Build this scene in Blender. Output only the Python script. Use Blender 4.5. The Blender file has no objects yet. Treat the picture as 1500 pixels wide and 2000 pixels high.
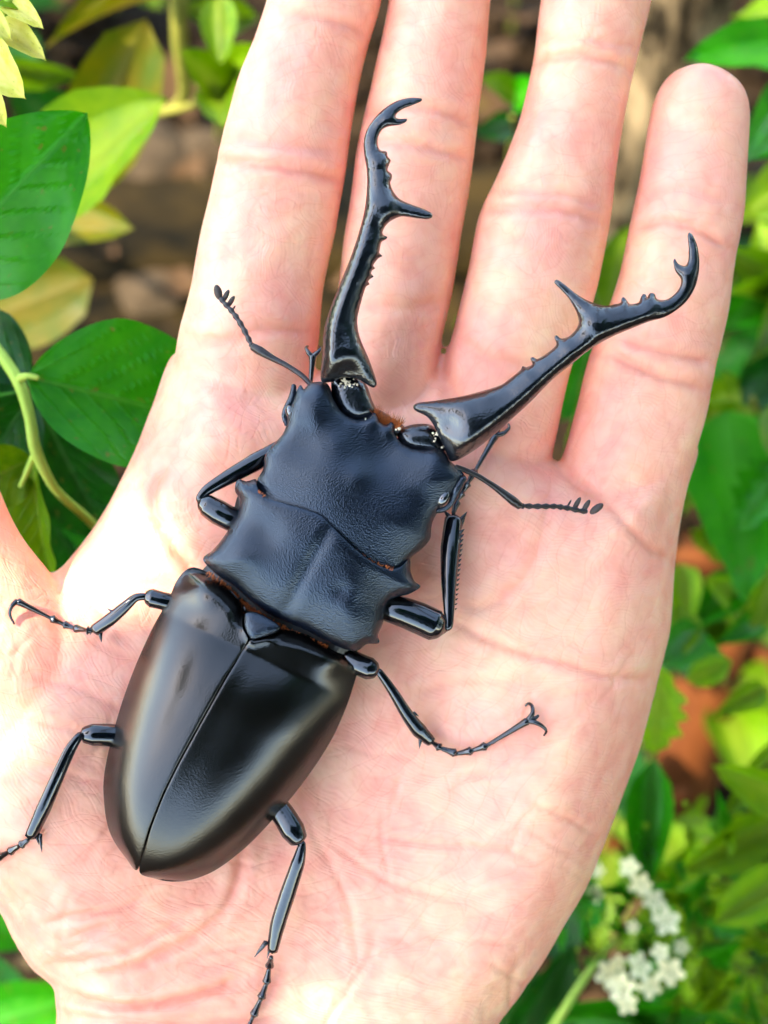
import bpy, bmesh, math, random
import numpy as np
from mathutils import Vector, Matrix, noise as mnoise
from mathutils.geometry import delaunay_2d_cdt
from mathutils.bvhtree import BVHTree

sc = bpy.context.scene
col = sc.collection
rng = random.Random(7)

# ------------------------------------------------------------------ frame
# The palm lies in a tilted plane: u = right, v = along the fingers, w = out of the palm (mm).
PITCH = math.radians(58)
U = Vector((1, 0, 0))
V = Vector((0, math.sin(PITCH), math.cos(PITCH)))
W = Vector((0, -math.cos(PITCH), math.sin(PITCH)))
O = Vector((0, 0, 0.32))           # centre of the palm, 32 cm above the soil
D = 250.0                          # mm from the lens to the palm
S = 0.07                           # mm for one photo pixel on the palm

def world(p):
    return O + (U * p[0] + V * p[1] + W * p[2]) * 0.001

def P(px, py, w=0.0):              # photo pixel + height above the palm -> mm in the palm frame
    k = S * (D - w) / D
    return ((px - 750) * k, (1000 - py) * k, w)

# ------------------------------------------------------------------ camera
cam = bpy.data.cameras.new('camera')
co = bpy.data.objects.new('camera', cam)
col.objects.link(co)
co.location = world((0, 0, D))
co.rotation_euler = Matrix((U, V, W)).transposed().to_euler()
cam.sensor_fit = 'VERTICAL'
cam.sensor_height = 24
cam.sensor_width = 18
cam.angle = 2 * math.atan(1000 * S / D)
cam.clip_start = 0.005
cam.clip_end = 500
cam.dof.use_dof = True
cam.dof.focus_distance = (D - 9) * 0.001
cam.dof.aperture_fstop = 12
sc.camera = co

# ------------------------------------------------------------------ light
SUN = (U * -0.64 + V * 0.34 + W * 0.69).normalized()      # towards the sun
elev = math.asin(SUN.z)
azim = math.atan2(SUN.x, SUN.y)
wd = bpy.data.worlds.new('World')
sc.world = wd
wd.use_nodes = True
nt = wd.node_tree
nt.nodes.clear()
sky = nt.nodes.new('ShaderNodeTexSky')
sky.sky_type = 'NISHITA'
sky.sun_disc = False
sky.sun_elevation = elev
sky.sun_rotation = azim
sky.dust_density = 0.5
sky.ozone_density = 2.0
bg = nt.nodes.new('ShaderNodeBackground')
bg.inputs['Strength'].default_value = 0.15
wo = nt.nodes.new('ShaderNodeOutputWorld')
nt.links.new(sky.outputs[0], bg.inputs[0])
nt.links.new(bg.outputs[0], wo.inputs[0])
sl = bpy.data.lights.new('sun', 'SUN')
sl.energy = 2.2
sl.angle = math.radians(0.6)
sl.color = (1.0, 0.94, 0.86)
so = bpy.data.objects.new('sun', sl)
col.objects.link(so)
so.location = (0, 0, 5)
so.rotation_euler = SUN.to_track_quat('Z', 'Y').to_euler()

sc.view_settings.view_transform = 'Standard'
sc.view_settings.look = 'None'
sc.view_settings.gamma = 1
sc.view_settings.use_curve_mapping = False
sc.view_settings.exposure = 2.88
sc.view_settings.use_white_balance = True      # the camera was balanced for open shade
sc.view_settings.white_balance_temperature = 7400
sc.view_settings.white_balance_tint = 10
sc.render.engine = 'CYCLES'
sc.cycles.use_denoising = True
sc.cycles.max_bounces = 4
sc.cycles.diffuse_bounces = 3
sc.cycles.glossy_bounces = 2
sc.cycles.transmission_bounces = 3
sc.cycles.use_adaptive_sampling = True
sc.cycles.adaptive_threshold = 0.04
sc.cycles.caustics_reflective = False
sc.cycles.caustics_refractive = False
sc.cycles.sample_clamp_indirect = 6

# ------------------------------------------------------------------ materials
def N(nt, kind, **kw):
    n = nt.nodes.new(kind)
    for k, v in kw.items():
        if hasattr(n, k):
            setattr(n, k, v)
        else:
            n.inputs[k.replace('_', ' ')].default_value = v
    return n

def base_mat(name):
    m = bpy.data.materials.new(name)
    m.use_nodes = True
    b = m.node_tree.nodes['Principled BSDF']
    return m, m.node_tree, b

def ramp(nt, fac, stops):
    r = nt.nodes.new('ShaderNodeValToRGB')
    e = r.color_ramp.elements
    while len(e) < len(stops):
        e.new(0.5)
    for i, (p, c) in enumerate(stops):
        e[i].position = p
        e[i].color = (*c, 1)
    nt.links.new(fac, r.inputs[0])
    return r

def bump(nt, h, strength, dist, prev=None):
    b = nt.nodes.new('ShaderNodeBump')
    b.inputs['Strength'].default_value = strength
    b.inputs['Distance'].default_value = dist
    nt.links.new(h, b.inputs['Height'])
    if prev:
        nt.links.new(prev.outputs[0], b.inputs['Normal'])
    return b

def shell_mat(name, rough, grain, gstr, spec=0.6, base=(0.012, 0.012, 0.015), coat=0.0, tint=(1.0, 0.96, 0.90)):
    m, nt, b = base_mat(name)
    tc = N(nt, 'ShaderNodeTexCoord')
    n1 = N(nt, 'ShaderNodeTexNoise', Scale=90.0, Detail=3.0)
    nt.links.new(tc.outputs['Object'], n1.inputs['Vector'])
    r = ramp(nt, n1.outputs[0], [(0.3, tuple(c * 0.6 for c in base)), (0.7, tuple(c * 1.5 for c in base))])
    nt.links.new(r.outputs[0], b.inputs['Base Color'])
    rr = N(nt, 'ShaderNodeMapRange')
    rr.inputs[3].default_value = rough * 0.8
    rr.inputs[4].default_value = rough * 1.25
    n3 = N(nt, 'ShaderNodeTexNoise', Scale=260.0, Detail=4.0)
    nt.links.new(tc.outputs['Object'], n3.inputs['Vector'])
    nt.links.new(n3.outputs[0], rr.inputs[0])
    nt.links.new(rr.outputs[0], b.inputs['Roughness'])
    b.inputs['Specular IOR Level'].default_value = spec
    b.inputs['Specular Tint'].default_value = (*tint, 1)
    b.inputs['Coat Weight'].default_value = coat
    b.inputs['Coat Roughness'].default_value = 0.12
    if gstr:
        vo = N(nt, 'ShaderNodeTexVoronoi', Scale=grain)
        nt.links.new(tc.outputs['Object'], vo.inputs['Vector'])
        bb = bump(nt, vo.outputs['Distance'], gstr, 0.00025)
        n2 = N(nt, 'ShaderNodeTexNoise', Scale=grain * 0.12, Detail=3.0)
        nt.links.new(tc.outputs['Object'], n2.inputs['Vector'])
        b2 = bump(nt, n2.outputs[0], 0.025, 0.0005, bb)
        nt.links.new(b2.outputs[0], b.inputs['Normal'])
    return m

M = {}
BL = (0.0018, 0.0023, 0.004)
M['shell_grain'] = shell_mat('grained_black_shell', 0.24, 4800, 0.25, 0.7, base=(0.002, 0.003, 0.006), tint=(0.78, 0.9, 1))
M['shell_satin'] = shell_mat('satin_black_shell', 0.20, 4200, 0.07, 0.75, base=(0.0024, 0.0019, 0.0016), tint=(1, 0.92, 0.82))
M['shell_jaw'] = shell_mat('smooth_black_jaw', 0.20, 3000, 0.1, 1.0, base=BL)
M['shell_gloss'] = shell_mat('glossy_black_leg', 0.10, 1500, 0.03, 1.0, base=BL)
M['shell_brown'] = shell_mat('dark_brown_chitin', 0.3, 2500, 0.15, 0.6, base=(0.008, 0.0045, 0.003))
M['club'] = shell_mat('matte_grey_brown_club', 0.6, 4000, 0.3, 0.4, base=(0.05, 0.035, 0.028))
M['eye'] = shell_mat('glossy_eye', 0.05, 1000, 0.0, 1.0, base=(0.006, 0.005, 0.005), coat=1.0)
M['rust_hair'] = shell_mat('rusty_orange_hair', 0.6, 2000, 0.0, 0.3, base=(0.42, 0.10, 0.02))
M['crumb'] = shell_mat('pale_crumb', 0.8, 2000, 0.3, 0.3, base=(0.62, 0.5, 0.33))

def skin_mat():
    m, nt, b = base_mat('palm_skin')
    tc = N(nt, 'ShaderNodeTexCoord')
    n1 = N(nt, 'ShaderNodeTexNoise', Scale=85.0, Detail=3.0, Roughness=0.6)
    nt.links.new(tc.outputs['Object'], n1.inputs['Vector'])
    r1 = ramp(nt, n1.outputs[0], [(0.32, (0.92, 0.375, 0.25)), (0.5, (0.94, 0.44, 0.275)), (0.68, (0.96, 0.52, 0.295))])
    n2 = N(nt, 'ShaderNodeTexNoise', Scale=330.0, Detail=1.5)
    nt.links.new(tc.outputs['Object'], n2.inputs['Vector'])
    mx = N(nt, 'ShaderNodeMix', data_type='RGBA', blend_type='MULTIPLY')
    mx.inputs[0].default_value = 0.6
    r2 = ramp(nt, n2.outputs[0], [(0.35, (0.92, 0.74, 0.72)), (0.62, (1, 1, 1))])
    nt.links.new(r1.outputs[0], mx.inputs[6])
    nt.links.new(r2.outputs[0], mx.inputs[7])
    at = N(nt, 'ShaderNodeAttribute', attribute_name='crease')
    mc = N(nt, 'ShaderNodeMix', data_type='RGBA')
    mc.inputs[7].default_value = (0.80, 0.24, 0.13, 1)
    nt.links.new(at.outputs['Fac'], mc.inputs[0])
    nt.links.new(mx.outputs[2], mc.inputs[6])
    ab = N(nt, 'ShaderNodeAttribute', attribute_name='blush_shade')
    mb = N(nt, 'ShaderNodeMix', data_type='RGBA')
    mb.inputs[7].default_value = (0.88, 0.33, 0.24, 1)
    nt.links.new(ab.outputs['Fac'], mb.inputs[0])
    nt.links.new(mc.outputs[2], mb.inputs[6])
    nt.links.new(mb.outputs[2], b.inputs['Base Color'])
    b.inputs['Roughness'].default_value = 0.46
    b.inputs['Specular IOR Level'].default_value = 0.42
    b.inputs['Subsurface Weight'].default_value = 0.4
    b.inputs['Subsurface Radius'].default_value = (1.0, 0.24, 0.12)
    b.inputs['Subsurface Scale'].default_value = 0.002
    # papillary ridges: fine warped parallel lines + a mesh of fine folds + pores
    pa = N(nt, 'ShaderNodeAttribute', attribute_name='ridge')
    nw = N(nt, 'ShaderNodeTexNoise', Scale=0.11, Detail=2.0)
    nt.links.new(pa.outputs['Vector'], nw.inputs['Vector'])
    wp_ = N(nt, 'ShaderNodeVectorMath', operation='MULTIPLY_ADD')
    wp_.inputs[1].default_value = (9, 9, 9)
    nt.links.new(nw.outputs['Color'], wp_.inputs[0])
    nt.links.new(pa.outputs['Vector'], wp_.inputs[2])
    mp1 = N(nt, 'ShaderNodeMapping'); mp1.inputs['Scale'].default_value = (1.9, 0.16, 0.3)
    nt.links.new(wp_.outputs[0], mp1.inputs[0])
    wv = N(nt, 'ShaderNodeTexNoise', Scale=1.0, Detail=1.0)
    nt.links.new(mp1.outputs[0], wv.inputs['Vector'])
    fp = N(nt, 'ShaderNodeTexWave', Scale=0.55, Distortion=1.5)
    nt.links.new(wp_.outputs[0], fp.inputs['Vector'])
    po = N(nt, 'ShaderNodeTexNoise', Scale=1500.0, Detail=1.0)
    nt.links.new(tc.outputs['Object'], po.inputs['Vector'])
    b00 = bump(nt, po.outputs[0], 0.22, 0.00015)
    b0 = bump(nt, fp.outputs[1], 0.10, 0.00010, b00)
    b1 = bump(nt, wv.outputs[0], 0.28, 0.0002, b0)
    n4 = N(nt, 'ShaderNodeTexNoise', Scale=170.0, Detail=3.0, Roughness=0.6)
    nt.links.new(tc.outputs['Object'], n4.inputs['Vector'])
    b2 = bump(nt, n4.outputs[0], 0.40, 0.0010, b1)
    mp2 = N(nt, 'ShaderNodeMapping'); mp2.inputs['Scale'].default_value = (0.13, 0.42, 0.2)
    nt.links.new(wp_.outputs[0], mp2.inputs[0])
    v5 = N(nt, 'ShaderNodeTexVoronoi', Scale=1.0, feature='DISTANCE_TO_EDGE')
    nt.links.new(mp2.outputs[0], v5.inputs['Vector'])
    r5 = ramp(nt, v5.outputs['Distance'], [(0.0, (0, 0, 0)), (0.07, (1, 1, 1))])
    b3 = bump(nt, r5.outputs[0], 0.16, 0.00018, b2)
    fl = N(nt, 'ShaderNodeMix', data_type='RGBA', blend_type='MULTIPLY')
    fl.inputs[0].default_value = 1.0
    r6 = ramp(nt, v5.outputs['Distance'], [(0.0, (0.985, 0.93, 0.92)), (0.05, (1, 1, 1))])
    nt.links.new(mb.outputs[2], fl.inputs[6])
    nt.links.new(r6.outputs[0], fl.inputs[7])
    nt.links.new(fl.outputs[2], b.inputs['Base Color'])
    nt.links.new(b3.outputs[0], b.inputs['Normal'])
    return m
M['skin'] = skin_mat()

def leaf_mat(name, c0, c1, rough=0.35, trans=0.35, vein=0.6):
    m, nt, b = base_mat(name)
    tc = N(nt, 'ShaderNodeTexCoord')
    oi = N(nt, 'ShaderNodeObjectInfo')
    ad = N(nt, 'ShaderNodeVectorMath', operation='ADD')
    nt.links.new(tc.outputs['Object'], ad.inputs[0])
    nt.links.new(oi.outputs['Random'], ad.inputs[1])
    n1 = N(nt, 'ShaderNodeTexNoise', Scale=5.0, Detail=3.0, Roughness=0.6)
    nt.links.new(ad.outputs[0], n1.inputs['Vector'])
    r = ramp(nt, n1.outputs[0], [(0.3, c0), (0.7, c1)])
    va = N(nt, 'ShaderNodeAttribute', attribute_name='vein')
    mx = N(nt, 'ShaderNodeMix', data_type='RGBA')
    mx.inputs[7].default_value = (min(c1[0] * 1.7 + 0.04, 1), min(c1[1] * 1.3 + 0.03, 1), c1[2] + 0.03, 1)
    mm = N(nt, 'ShaderNodeMath', operation='MULTIPLY')
    mm.inputs[1].default_value = vein
    nt.links.new(va.outputs['Fac'], mm.inputs[0])
    nt.links.new(mm.outputs[0], mx.inputs[0])
    nt.links.new(r.outputs[0], mx.inputs[6])
    ns = N(nt, 'ShaderNodeTexNoise', Scale=17.0, Detail=2.0)
    nt.links.new(ad.outputs[0], ns.inputs['Vector'])
    rs = ramp(nt, ns.outputs[0], [(0.66, (0, 0, 0)), (0.72, (1, 1, 1))])
    sp = N(nt, 'ShaderNodeMix', data_type='RGBA')
    sp.inputs[7].default_value = (0.16, 0.11, 0.02, 1)
    sm_ = N(nt, 'ShaderNodeMath', operation='MULTIPLY')
    sm_.inputs[1].default_value = 0.55
    nt.links.new(rs.outputs[0], sm_.inputs[0])
    nt.links.new(sm_.outputs[0], sp.inputs[0])
    nt.links.new(mx.outputs[2], sp.inputs[6])
    mx = sp
    hv = N(nt, 'ShaderNodeHueSaturation')
    mr = N(nt, 'ShaderNodeMapRange')
    mr.inputs[3].default_value = 0.8
    mr.inputs[4].default_value = 1.2
    nt.links.new(oi.outputs['Random'], mr.inputs[0])
    nt.links.new(mr.outputs[0], hv.inputs['Value'])
    nt.links.new(mx.outputs[2], hv.inputs['Color'])
    nt.links.new(hv.outputs[0], b.inputs['Base Color'])
    b.inputs['Roughness'].default_value = rough
    b.inputs['Specular IOR Level'].default_value = 0.18
    tr = N(nt, 'ShaderNodeBsdfTranslucent')
    nt.links.new(hv.outputs[0], tr.inputs['Color'])
    ms = N(nt, 'ShaderNodeMixShader')
    ms.inputs[0].default_value = trans
    out = nt.nodes['Material Output']
    nt.links.new(b.outputs[0], ms.inputs[1])
    nt.links.new(tr.outputs[0], ms.inputs[2])
    nt.links.new(ms.outputs[0], out.inputs['Surface'])
    bb = bump(nt, va.outputs['Fac'], 0.3, 0.01)
    nt.links.new(bb.outputs[0], b.inputs['Normal'])
    return m

M['leaf_green'] = leaf_mat('glossy_green_leaf', (0.006, 0.17, 0.002), (0.022, 0.25, 0.004))
M['leaf_dark'] = leaf_mat('deep_green_leaf', (0.002, 0.045, 0.003), (0.004, 0.085, 0.003))
M['leaf_mid'] = leaf_mat('mid_green_leaf', (0.055, 0.15, 0.001), (0.12, 0.22, 0.002), 0.45)
M['leaf_yellow'] = leaf_mat('yellowing_leaf', (0.045, 0.08, 0.0006), (0.12, 0.10, 0.0008), 0.5)
M['leaf_lime'] = leaf_mat('lime_leaf', (0.10, 0.27, 0.003), (0.21, 0.36, 0.004), 0.45)
M['leaf_pale'] = leaf_mat('cream_leaf', (0.55, 0.52, 0.05), (0.72, 0.66, 0.16), 0.5)
M['leaf_dry'] = leaf_mat('dry_brown_leaf', (0.05, 0.024, 0.008), (0.11, 0.055, 0.018), 0.7, 0.15)

def rough_mat(name, c0, c1, scale, rough=0.8, bstr=0.6, bdist=0.003, stretch=(1, 1, 1), lo=0.3, hi=0.7):
    m, nt, b = base_mat(name)
    tc = N(nt, 'ShaderNodeTexCoord')
    mp = N(nt, 'ShaderNodeMapping')
    mp.inputs['Scale'].default_value = stretch
    nt.links.new(tc.outputs['Object'], mp.inputs[0])
    n1 = N(nt, 'ShaderNodeTexNoise', Scale=scale, Detail=8.0, Roughness=0.65)
    nt.links.new(mp.outputs[0], n1.inputs['Vector'])
    r = ramp(nt, n1.outputs[0], [(lo, c0), (hi, c1)])
    nt.links.new(r.outputs[0], b.inputs['Base Color'])
    b.inputs['Roughness'].default_value = rough
    b.inputs['Specular IOR Level'].default_value = 0.08
    bb = bump(nt, n1.outputs[0], bstr, bdist)
    nt.links.new(bb.outputs[0], b.inputs['Normal'])
    return m
M['soil'] = rough_mat('dark_soil', (0.004, 0.0022, 0.001), (0.032, 0.018, 0.007), 60)
M['stem'] = rough_mat('pale_green_stem', (0.30, 0.46, 0.06), (0.42, 0.56, 0.10), 150, 0.45, 0.2, 0.001)
M['stem_olive'] = rough_mat('olive_stem', (0.12, 0.13, 0.02), (0.24, 0.22, 0.04), 90, 0.6, 0.3, 0.001)
M['bark'] = rough_mat('grey_brown_bark', (0.010, 0.007, 0.003), (0.27, 0.19, 0.10), 85, 0.9, 1.0, 0.006, (1, 0.5, 0.4), 0.42, 0.6)
M['timber'] = rough_mat('weathered_timber', (0.004, 0.003, 0.0006), (0.032, 0.019, 0.004), 38, 0.8, 0.6, 0.003, (0.5, 1, 1), 0.42, 0.62)
M['terracotta'] = rough_mat('terracotta', (0.06, 0.016, 0.004), (0.14, 0.040, 0.009), 45, 0.75, 0.3, 0.001)
M['stone'] = rough_mat('brown_grey_stone', (0.02, 0.014, 0.007), (0.11, 0.072, 0.038), 40, 0.85, 0.6, 0.003)
M['petal'] = rough_mat('cream_white_petal', (0.80, 0.72, 0.32), (0.92, 0.86, 0.52), 120, 0.5, 0.1, 0.001)

# ------------------------------------------------------------------ mesh helpers
def mesh_obj(name, verts, faces, mat, parent=None, origin=None, smooth=True, mm=True):
    """verts in palm-frame mm (mm=True) or world metres; origin in world."""
    vs = [world(v) for v in verts] if mm else [Vector(v) for v in verts]
    if origin is None:
        origin = vs[0].copy() * 0
        for v in vs:
            origin += v
        origin /= len(vs)
    me = bpy.data.meshes.new(name)
    me.from_pydata([v - origin for v in vs], [], faces)
    me.update()
    if smooth:
        me.polygons.foreach_set('use_smooth', [True] * len(me.polygons))
    me.materials.append(mat)
    o = bpy.data.objects.new(name, me)
    col.objects.link(o)
    place(o, origin, parent)
    return o

def wloc(o):
    p = Vector((0, 0, 0))
    while o:
        p += o.location
        o = o.parent
    return p

def place(o, origin, parent):
    if parent:
        o.parent = parent
        o.location = origin - wloc(parent)
    else:
        o.location = origin

def empty(name, loc, label=None, cat=None, group=None):
    o = bpy.data.objects.new(name, None)
    o.empty_display_size = 0.01
    col.objects.link(o)
    o.location = loc
    tag(o, label, cat, group)
    return o

def tag(o, label=None, cat=None, group=None, kind=None):
    if label: o['label'] = label
    if cat: o['category'] = cat
    if group: o['group'] = group
    if kind: o['kind'] = kind
    return o

def catmull(pts, step, closed=False):
    pts = [Vector(p) for p in pts]
    n = len(pts)
    out = []
    segs = n if closed else n - 1
    for i in range(segs):
        p1, p2 = pts[i], pts[(i + 1) % n]
        p0 = pts[(i - 1) % n] if closed or i > 0 else p1
        p3 = pts[(i + 2) % n] if closed or i + 2 < n else p2
        L = (p2 - p1).length
        k = max(1, int(round(L / step)))
        # limit tangents so that corners stay tight
        t1, t2 = (p2 - p0) * 0.5, (p3 - p1) * 0.5
        for t in (t1, t2):
            if t.length > L:
                t *= L / t.length
        for j in range(k):
            s = j / k
            h00 = 2 * s**3 - 3 * s**2 + 1; h10 = s**3 - 2 * s**2 + s
            h01 = -2 * s**3 + 3 * s**2; h11 = s**3 - s**2
            out.append(p1 * h00 + t1 * h10 + p2 * h01 + t2 * h11)
    if not closed:
        out.append(pts[-1])
    return out

def seg_dist(pts, poly, closed=True):
    A = np.asarray(poly, float)
    B = np.roll(A, -1, 0) if closed else A[1:]
    if not closed: A = A[:-1]
    best = np.full(len(pts), 1e9)
    AB = B - A
    LL = (AB**2).sum(1) + 1e-12
    for i in range(0, len(pts), 4000):
        p = pts[i:i + 4000]
        ap = p[:, None, :] - A[None]
        t = np.clip((ap * AB[None]).sum(2) / LL[None], 0, 1)
        d = ap - t[..., None] * AB[None]
        best[i:i + 4000] = np.sqrt((d**2).sum(2)).min(1)
    return best

def inside(pts, poly):
    P_ = np.asarray(poly, float)
    x, y = pts[:, 0], pts[:, 1]
    r = np.zeros(len(pts), bool)
    j = len(P_) - 1
    for i in range(len(P_)):
        xi, yi = P_[i]; xj, yj = P_[j]
        c = ((yi > y) != (yj > y)) & (x < (xj - xi) * (y - yi) / (yj - yi + 1e-12) + xi)
        r ^= c
        j = i
    return r

def tri_region(outline, g, step, insets=(1.5, 4.0)):
    """Triangulate a closed outline (pixels). Returns pts, tris, nb (the first nb points are the border)."""
    bd = np.array([(p[0], p[1]) for p in catmull([(x, y, 0) for x, y in outline], step, True)])
    lo, hi = bd.min(0), bd.max(0)
    gx = np.arange(lo[0], hi[0], g)
    gy = np.arange(lo[1], hi[1], g * 0.866)
    pts = []
    for k, y in enumerate(gy):
        for x in gx:
            pts.append((x + (g * 0.5 if k % 2 else 0), y))
    pts = np.array(pts)
    ok = inside(pts, bd)
    pts = pts[ok]
    d = seg_dist(pts, bd)
    pts = pts[d > max(insets) + g * 0.5] if len(insets) else pts[d > g * 0.5]
    extra = []
    area = 0.5 * np.sum(bd[:, 0] * np.roll(bd[:, 1], -1) - np.roll(bd[:, 0], -1) * bd[:, 1])
    tn = np.roll(bd, -1, 0) - np.roll(bd, 1, 0)
    tn /= np.linalg.norm(tn, axis=1)[:, None] + 1e-9
    nm = np.stack([-tn[:, 1], tn[:, 0]], 1) * (1 if area > 0 else -1)
    for ins in insets:
        q = bd + nm * ins
        q = q[inside(q, bd)]
        q = q[seg_dist(q, bd) > ins * 0.85]
        if len(q) > 2:
            keep = [0]
            for i in range(1, len(q)):
                if np.hypot(*(q[i] - q[keep[-1]])) > step * 0.5:
                    keep.append(i)
            extra.append(q[keep])
    allp = np.concatenate([bd] + extra + [pts]) if len(pts) or extra else bd
    nb = len(bd)
    ed = [(i, (i + 1) % nb) for i in range(nb)]
    r = delaunay_2d_cdt([Vector(p) for p in allp], ed, [], 1, 1e-4)
    ov, of, orig = r[0], r[2], r[3]
    q = np.array([(v.x, v.y) for v in ov])
    border = np.array([any(o < nb for o in os) for os in orig])
    return q, [tuple(f) for f in of], border, bd

def smooth_field(h, tris, border, it):
    n = len(h)
    E = np.array([(t[i], t[(i + 1) % 3]) for t in tris for i in range(3)])
    E = np.concatenate([E, E[:, ::-1]])
    cnt = np.bincount(E[:, 0], minlength=n).astype(float)
    cnt[cnt == 0] = 1
    for _ in range(it):
        s = np.bincount(E[:, 0], h[E[:, 1]], minlength=n) / cnt
        h = np.where(border, h, 0.4 * h + 0.6 * s)
    return h

def plate(name, outline, top, bot, mat, parent, g=6, step=4, insets=(1.5, 4.0), origin=None, smooth=2):
    """A solid traced in plan: top(pts, d) and bot(pts, d) give heights in mm above the palm."""
    q, tris, border, bd = tri_region(outline, g, step, insets)
    d = seg_dist(q, bd)
    d[border] = 0
    wt = smooth_field(top(q, d), tris, border, smooth)
    wb = bot(q, d)
    n = len(q)
    verts = [P(q[i, 0], q[i, 1], wt[i]) for i in range(n)]
    vb = [P(q[i, 0], q[i, 1], min(wb[i], wt[i] - 0.02)) for i in range(n)]
    faces = []
    cnt = {}
    for t in tris:
        a, b, c = (q[k] for k in t)
        if (b[0] - a[0]) * (c[1] - a[1]) - (b[1] - a[1]) * (c[0] - a[0]) > 0:
            t = (t[0], t[2], t[1])      # y grows downwards in pixels
        faces.append(t)
        for i in range(3):
            e = (t[i], t[(i + 1) % 3])
            cnt[e] = cnt.get(e, 0) + 1
    top_f = list(faces)
    for t in top_f:
        faces.append((t[0] + n, t[2] + n, t[1] + n))
    for (a, b) in list(cnt):
        if (b, a) not in cnt:
            faces.append((b, a, a + n, b + n))
    return mesh_obj(name, verts + vb, faces, mat, parent, origin)

def ball_height(q, d, aspect):
    """Height of the union of the largest discs' balls: round limbs with the traced outline."""
    sel = d > 1.0
    Q, R = q[sel], d[sel]
    h = np.zeros(len(q))
    for i in range(0, len(q), 800):
        p = q[i:i + 800]
        dd = ((p[:, None, :] - Q[None])**2).sum(2)
        h[i:i + 800] = np.sqrt(np.maximum(R[None]**2 - dd, 0).max(1))
    return h * S * aspect

def tube(name, pts, radii, mat, parent, seg=10, sub=3.0, flat=1.0, ends=True, rough=0.0, mm=True, origin=None):
    """Round limb through pts (palm-frame mm) with a radius per point."""
    P4 = [Vector((*p, 0)) for p in pts]
    path = []
    n = len(P4)
    Lt = sum((P4[i + 1] - P4[i]).length for i in range(n - 1))
    k = max(1, int(sub))
    for i in range(n - 1):
        p1, p2 = P4[i], P4[i + 1]
        p0 = P4[i - 1] if i else p1
        p3 = P4[i + 2] if i + 2 < n else p2
        for j in range(k):
            s = j / k
            t1, t2 = (p2 - p0) * 0.5, (p3 - p1) * 0.5
            L = (p2 - p1).length
            for t in (t1, t2):
                if t.length > L: t *= L / t.length
            path.append((p1 * (2*s**3 - 3*s**2 + 1) + t1 * (s**3 - 2*s**2 + s) + p2 * (3*s**2 - 2*s**3) + t2 * (s**3 - s**2),
                         radii[i] * (1 - s) + radii[i + 1] * s))
    path.append((P4[-1], radii[-1]))
    ctr = [Vector(p[0][:3]) for p in path]
    rad = [p[1] for p in path]
    verts, faces = [], []
    up = Vector((0, 0, 1))
    prev = None
    for i, c in enumerate(ctr):
        t = (ctr[min(i + 1, len(ctr) - 1)] - ctr[max(i - 1, 0)])
        if t.length < 1e-9: t = Vector((0, 1, 0))
        t.normalize()
        if prev is None:
            a = t.cross(up)
            if a.length < 0.2: a = t.cross(Vector((0, 1, 0)))
        else:
            a = prev - t * prev.dot(t)
        a.normalize()
        prev = a
        b = a.cross(t)
        for j in range(seg):
            an = 2 * math.pi * j / seg
            r = rad[i] * (1 + (rng.uniform(-rough, rough) if rough else 0))
            verts.append(c + a * math.cos(an) * r + b * math.sin(an) * r * flat)
    m = len(ctr)
    for i in range(m - 1):
        for j in range(seg):
            faces.append((i * seg + j, (i + 1) * seg + j, (i + 1) * seg + (j + 1) % seg, i * seg + (j + 1) % seg))
    if ends:
        t0 = (ctr[0] - ctr[1]).normalized() * rad[0] * 0.6
        t1 = (ctr[-1] - ctr[-2]).normalized() * rad[-1] * 0.6
        verts += [ctr[0] + t0, ctr[-1] + t1]
        a, b = len(verts) - 2, len(verts) - 1
        for j in range(seg):
            faces.append((a, j, (j + 1) % seg))
            faces.append((b, (m - 1) * seg + (j + 1) % seg, (m - 1) * seg + j))
    if name is None:
        return verts, faces
    return mesh_obj(name, verts, faces, mat, parent, origin, mm=mm)

def merge(parts):
    V_, F_ = [], []
    for v, f in parts:
        k = len(V_)
        V_ += list(v)
        F_ += [tuple(i + k for i in x) for x in f]
    return V_, F_

def ellipsoid(c, ax, seg=14, rings=8):
    """ax: three Vectors (half axes) in mm."""
    c = Vector(c)
    v, f = [], []
    for i in range(rings + 1):
        th = math.pi * i / rings
        for j in range(seg):
            ph = 2 * math.pi * j / seg
            v.append(c + ax[0] * (math.sin(th) * math.cos(ph)) + ax[1] * (math.sin(th) * math.sin(ph)) + ax[2] * math.cos(th))
    for i in range(rings):
        for j in range(seg):
            f.append((i * seg + j, (i + 1) * seg + j, (i + 1) * seg + (j + 1) % seg, i * seg + (j + 1) % seg))
    return v, f

# ------------------------------------------------------------------ ground
def build_ground():
    n = 150
    ax = [math.copysign(abs(t)**4 * 120 + abs(t) * 0.6, t) for t in np.linspace(-1, 1, n)]
    vs, fs = [], []
    for y in ax:
        for x in ax:
            r = math.hypot(x, y)
            z = 0
            if r < 3:
                z = 0.012 * mnoise.noise((x * 9, y * 9, 0)) + 0.006 * mnoise.noise((x * 40, y * 40, 3))
            vs.append((x, y + 0.2, z))
    for i in range(n - 1):
        for j in range(n - 1):
            fs.append((i * n + j, i * n + j + 1, (i + 1) * n + j + 1, (i + 1) * n + j))
    o = mesh_obj('ground', vs, fs, M['soil'], origin=Vector((0, 0, 0)), mm=False)
    tag(o, 'dark brown garden soil under the plants', 'soil', kind='structure')
build_ground()

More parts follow.
